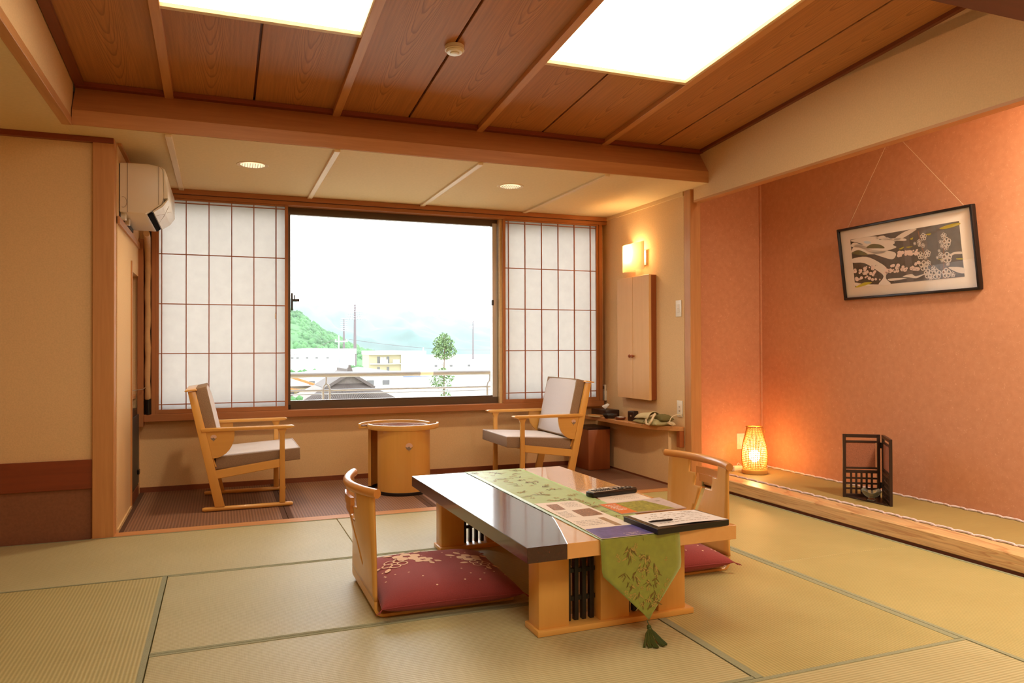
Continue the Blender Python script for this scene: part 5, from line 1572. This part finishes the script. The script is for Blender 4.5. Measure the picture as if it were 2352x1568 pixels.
BG = thing('apartment_block', 'cream two storey block with balconies beyond the tiled roof', 'building', (36.7, 200, -8.9))
mk('wall', box(bmesh.new(), 0, 8.6, 0, 10, 0, 8.3), 'far_cream', BG)
mk('side_wing', box(bmesh.new(), 8.6, 15.5, -.6, 10, 0, 9.3), 'far_white', BG)
mk('roof_parapet', box(bmesh.new(), -.2, 8.6, -1.2, 10, 8.3, 9.35, .05), 'far_white', BG)
mk('gallery_slab', box(bmesh.new(), .3, 8.5, -1.2, 0, 5.75, 5.95), 'far_white', BG)
for a, b in ((2.2, 2.9), (4.75, 5.45)):
    mk('door', box(bmesh.new(), a, b, -.08, .05, 6.0, 7.8), 'far_grey', BG)
    mk('door', box(bmesh.new(), a, b, -.08, .05, 3.2, 5.0), 'far_grey', BG)
mk('balcony_front', box(bmesh.new(), 2.8, 4.8, -1.25, -1.1, 5.95, 7.0), 'far_white', BG)
mk('balcony_front', box(bmesh.new(), 6.2, 8.0, -1.25, -1.1, 5.95, 7.0), 'far_white', BG)
for x in (3.1, 3.9): mk('window', box(bmesh.new(), x, x+.6, -.06, .04, 7.1, 7.6), 'far_white', BG)
mk('roof_mast', box(bmesh.new(), 15.0, 15.3, 1, 1.3, 9.3, 10.2), 'far_white', BG)
WH = thing('warehouse', 'long white warehouse below the wooded hill', 'building', (24.0, 300, -9))
mk('wall', box(bmesh.new(), -6, 25.5, 0, 20, 0, 8.0), 'far_white', WH)
bm = bmesh.new(); prism(bm, [(-6.3, 8.0), (-.5, 9.6), (8, 10.3), (26, 10.0), (26, 8.0)], 'xz', -.5, 20); mk('roof', bm, 'far_roof_white', WH)
for x in (1.0, 3.0, 6.6, 10.2, 14.4): mk('window', box(bmesh.new(), x, x+1.0, -.1, .05, 6.2, 6.9), 'far_grey', WH)
def shed(label, x0, x1, y0, y1, zt, mat, rise=.0, wins=()):
    t = thing('shed', label, 'building', (x0, y0, GR))
    L_ = x1-x0
    mk('wall', box(bmesh.new(), 0, L_, .3, y1-y0, 0, zt-GR-.35), 'far_white', t)
    bm = bmesh.new(); prism(bm, [(-.2, zt-GR-.4), (L_+.2, zt-GR-.4), (L_+.2, zt-GR+rise*.3), (L_*.5, zt-GR+rise), (-.2, zt-GR)], 'xz', 0, y1-y0); mk('roof', bm, mat, t)
    for x in wins: mk('window', box(bmesh.new(), x, x+.9, .2, .32, zt-GR-1.3, zt-GR-.7), 'far_grey', t)
    return t
shed('white sloping roof right of the tiled house roof', 15.2, 21.6, 95, 109, -2.3, 'far_roof_white', .7, (2, 4))
shed('blue grey long roof behind the white sloping roof', 31, 41.5, 150, 162, -4.4, 'far_blue', .4)
shed('broad white factory roof behind the leafy tree', 60, 95, 230, 250, -3.5, 'far_roof_white', .9, (3, 8, 14))
shed('low white roof at the window right edge', 30, 56, 130, 146, -4.9, 'far_roof_white', .5, (4, 9, 15))
shed('near pale roof in the lower right window corner', 17.5, 31.5, 78, 92, -3.6, 'far_roof_white', .3, (3, 7))
shed('grey white roof between the orange roof and the warehouse', 10.5, 21, 118, 130, -3.2, 'far_roof_white', .8, (2, 6))
shed('distant white hall under the mountain on the right', 130, 205, 420, 440, -6.0, 'far_white', .7)

def tower(name, label, x, y, z0, z1, nl, lw, lh, arms):
    t = thing(name, label, 'light tower', (x, y, z0))
    H_ = z1-z0
    mk('mast', tube(bmesh.new(), [(0, 0, 0), (0, 0, H_)], [H_*.028, H_*.016], 10), 'far_steel', t, smooth=True)
    for i in range(nl):
        z = H_-.3-lh*i/(nl-1)
        wd = lw*(arms[0]+(arms[1]-arms[0])*i/(nl-1))
        mk('lamp_bar', box(bmesh.new(), -wd, wd, -.2, .2, z-.13, z+.13), 'far_steel', t)
        for k in range(6):
            xx = -wd+2*wd*(k+.5)/6
            mk('floodlight', box(bmesh.new(), xx-wd*.11, xx+wd*.11, -.5, -.1, z-.05, z+.34), 'steel_pale', t)
    return t
tower('light_tower', 'tallest floodlight tower between the hill and the cream block', 66, 400, GR, 24.6, 7, 4.1, 7.6, (.55, 1.0))
tower('light_tower', 'paler floodlight tower just left of the tallest one', 64, 425, GR, 17.8, 7, 2.0, 6.4, (.95, .95))
tower('light_tower', 'slim distant floodlight tower near the right window edge', 214, 650, GR, 26.3, 6, 4.3, 6.6, (.35, 1.0))
UP = thing('utility_pole', 'pale utility pole with crossarm in front of the wooded hill', 'utility pole', (21.6, 150, GR))
mk('pole', tube(bmesh.new(), [(0, 0, 0), (0, 0, 12.7)], [.20, .13], 10), 'steel_pale', UP, smooth=True)
mk('crossarm', box(bmesh.new(), -.75, 1.75, -.1, .1, 11.35, 11.6), 'steel_pale', UP)
mk('transformer', lathe(bmesh.new(), [(.3, 7.2), (.36, 7.3), (.36, 8.3), (.25, 8.4)], 14, (.5, -.3, 0)), 'steel_pale', UP, smooth=40)
mk('insulator', lathe(bmesh.new(), [(.08, 11.6), (.12, 11.75), (.06, 11.9)], 8, (1.5, 0, 0)), 'far_white', UP)
mk('insulator', lathe(bmesh.new(), [(.08, 11.6), (.12, 11.75), (.06, 11.9)], 8, (-.6, 0, 0)), 'far_white', UP)
def wire(label, a, b, sag):
    a, b = Vector(a), Vector(b)
    pts = [a.lerp(b, i/16)-Vector((0, 0, sag*4*(i/16)*(1-i/16))) for i in range(17)]
    bm = bmesh.new(); tube(bm, [p-UP.location for p in pts], .035, 4)
    mk('overhead_wire', bm, 'far_steel', UP)
wire('overhead wire sloping down left from the utility pole', (20.7, 149.4, 2.9), (11.5, 148, -.5), .3)
wire('overhead wire running right from the utility pole across the valley', (23.6, 150.3, 2.9), (62, 165, .7), .8)

# young tree in front of the buildings: two leafy tiers
TR = thing('leafy_tree', 'slender young tree with two leafy tiers right of the cream block', 'tree', (20.1, 70, GR))
mk('trunk', tube(bmesh.new(), [(0, 0, 0), (.05, 0, 4), (-.03, 0, 6.5), (.03, 0, 9.6), (.02, 0, 11.2)], [.12, .10, .08, .05, .02], 8), 'bark', TR, smooth=True)
bm = bmesh.new()
def tuft(cx, cz, rx_, rz, cnt, big=.15):
    for _ in range(cnt):
        while True:
            p = Vector((rx.uniform(-1, 1), rx.uniform(-1, 1), rx.uniform(-1, 1)))
            if p.length < 1: break
        q = Vector((cx+p.x*rx_, p.y*rx_, cz+p.z*rz))
        n_ = Vector((rx.uniform(-1, 1), rx.uniform(-1, 1), rx.uniform(-1, 1))).normalized()
        u_ = n_.orthogonal().normalized(); v_ = n_.cross(u_)
        s_ = rx.uniform(.5, 1)*big
        flat(bm, [q+u_*s_, q+v_*s_*.6, q-u_*s_, q-v_*s_*.6])
for (cx, cz, a, b, c) in [(0, 11.0, .6, .55, 170), (-.45, 10.5, .6, .6, 190), (.45, 10.5, .6, .6, 190), (-.65, 9.7, .6, .55, 170), (.7, 9.7, .6, .55, 170), (0, 9.9, .8, .8, 240), (.3, 9.2, .5, .35, 80), (-.35, 9.2, .5, .35, 80),
                          (-.75, 6.9, .75, .7, 240), (.35, 7.2, .7, .55, 150), (-.1, 6.4, .9, .45, 150), (-.2, 7.8, .5, .4, 90), (.2, 5.6, .6, .4, 80)]:
    tuft(cx, cz, a, b, c)
mk('foliage', bm, 'tree_leaf', TR, smooth='keep')
for k in range(7):
    a = k*1.1; z = 6.0+.75*k
    mk('branch', tube(bmesh.new(), [(0, 0, z), (.45*math.cos(a), .3*math.sin(a), z+.5)], [.03, .01], 5), 'bark', TR)
def bush(label, x, y, z, w_, h_):
    t = thing('bush', label, 'bush', (x, y, z))
    bm = bmesh.new()
    for k in range(16):
        ball(bm, (rx.uniform(-1, 1)*w_, rx.uniform(-.5, .5)*w_, rx.uniform(.2, .8)*h_), h_*rx.uniform(.25, .42), 1)
    mk('foliage', bm, 'far_leaf', t); mk('stem', tube(bmesh.new(), [(0, 0, GR-z), (0, 0, h_*.3)], .3, 6), 'bark', t)
bush('green bushes left of the ridge ornament of the tiled roof', 17.5, 180, -6.2, 3.2, 2.6)
bush('small green bush left of the cream block base', 31.5, 192, -5.4, 1.8, 2.2)
bush('green shrub at the lower left corner of the tiled roof', 4.2, 50, -3.0, .5, 1.0)

# wooded hill on the left and mountains in haze
def heights(y, pts, depth, base, nx, ny, rough, name, mat, label):
    bm = bmesh.new(); gr = []
    for i in range(nx+1):
        q = i/nx*(len(pts)-1); k = min(int(q), len(pts)-2); f = q-k
        f = f*f*(3-2*f)*.5+f*.5
        x = pts[k][0]+(pts[k+1][0]-pts[k][0])*f; zt = pts[k][1]+(pts[k+1][1]-pts[k][1])*f
        row = []
        for j in range(ny+1):
            s = j/ny
            z = base+(zt-base)*(s**.75)*(1 if s <= 1 else 1)
            a = rough*(zt-base)*math.sin(PI*s*.9)
            z += a*(math.sin(x*.021*60/(depth**.5)+s*5)*.5+math.sin(x*.05*60/(depth**.5)-s*9)*.3)
            row.append(bm.verts.new((x, y-depth*(1-s), z)))
        gr.append(row)
    for i in range(nx):
        for j in range(ny): bm.faces.new((gr[i][j], gr[i+1][j], gr[i+1][j+1], gr[i][j+1]))
    o = mk(name, bm, mat, smooth=80, kind='structure'); o['label'] = label
    return o
HP_ = [(-60, 60), (0, 40), (42, 31), (52, 26), (61, 19.5), (69, 13), (76, 11), (84, 5), (92, 1.5), (104, -2), (120, -8.5)]
heights(560, HP_, 120, GR, 60, 14, .05, 'hill_wooded', 'far_leaf', 'green wooded hill at the left of the window view')
bm = bmesh.new()
for _ in range(900):
    q = rx.uniform(0, len(HP_)-1.01); k = int(q); f = q-k
    x = HP_[k][0]+(HP_[k+1][0]-HP_[k][0])*f; zt = HP_[k][1]+(HP_[k+1][1]-HP_[k][1])*f
    if x < 10: continue
    s = rx.random()**.6
    z = GR+(zt-GR)*s**.75
    ball(bm, (x+rx.uniform(-2, 2), 560-120*(1-s)-1.5, z), rx.uniform(1.3, 2.6), 1, (1, 1, rx.uniform(.9, 1.4)))
o = tag(mk('forest_trees', bm, 'far_leaf', smooth=80), 'mass of green tree crowns covering the left hill', 'trees'); o['kind'] = 'stuff'
heights(2500, [(-400, 200), (60, 175), (210, 158), (310, 140), (400, 124), (490, 120), (585, 125), (710, 112), (810, 92), (900, 80), (1050, 90), (1300, 150), (1700, 120)], 700, GR, 90, 22, .16, 'mountain_range', 'mountain', 'pale hazy mountain range across the valley')
heights(1500, [(100, 30), (200, 42), (260, 30), (330, 48), (400, 34), (470, 16), (560, 26), (700, 40), (900, 30)], 300, GR, 60, 12, .18, 'mountain_foothills', 'mountain', 'pale hazy foothills in front of the mountain range')
# valley haze: a real scattering volume from the town to the mountains
hm = bpy.data.materials.new('valley_haze'); hm.use_nodes = True
nt = hm.node_tree; nt.nodes.clear()
vsn = N(nt, 'ShaderNodeVolumeScatter'); vsn.inputs[0].default_value = (.74, .92, 1.0, 1); vsn.inputs['Density'].default_value = .00009; vsn.inputs['Anisotropy'].default_value = .2
ou = N(nt, 'ShaderNodeOutputMaterial'); nt.links.new(vsn.outputs[0], ou.inputs['Volume'])
hz = mk('haze', box(bmesh.new(), -900, 1900, 30, 2900, GR-1, 260), hm)
hz['kind'] = 'stuff'; hz['label'] = 'pale valley haze between the town and the mountains'; hz['category'] = 'haze'
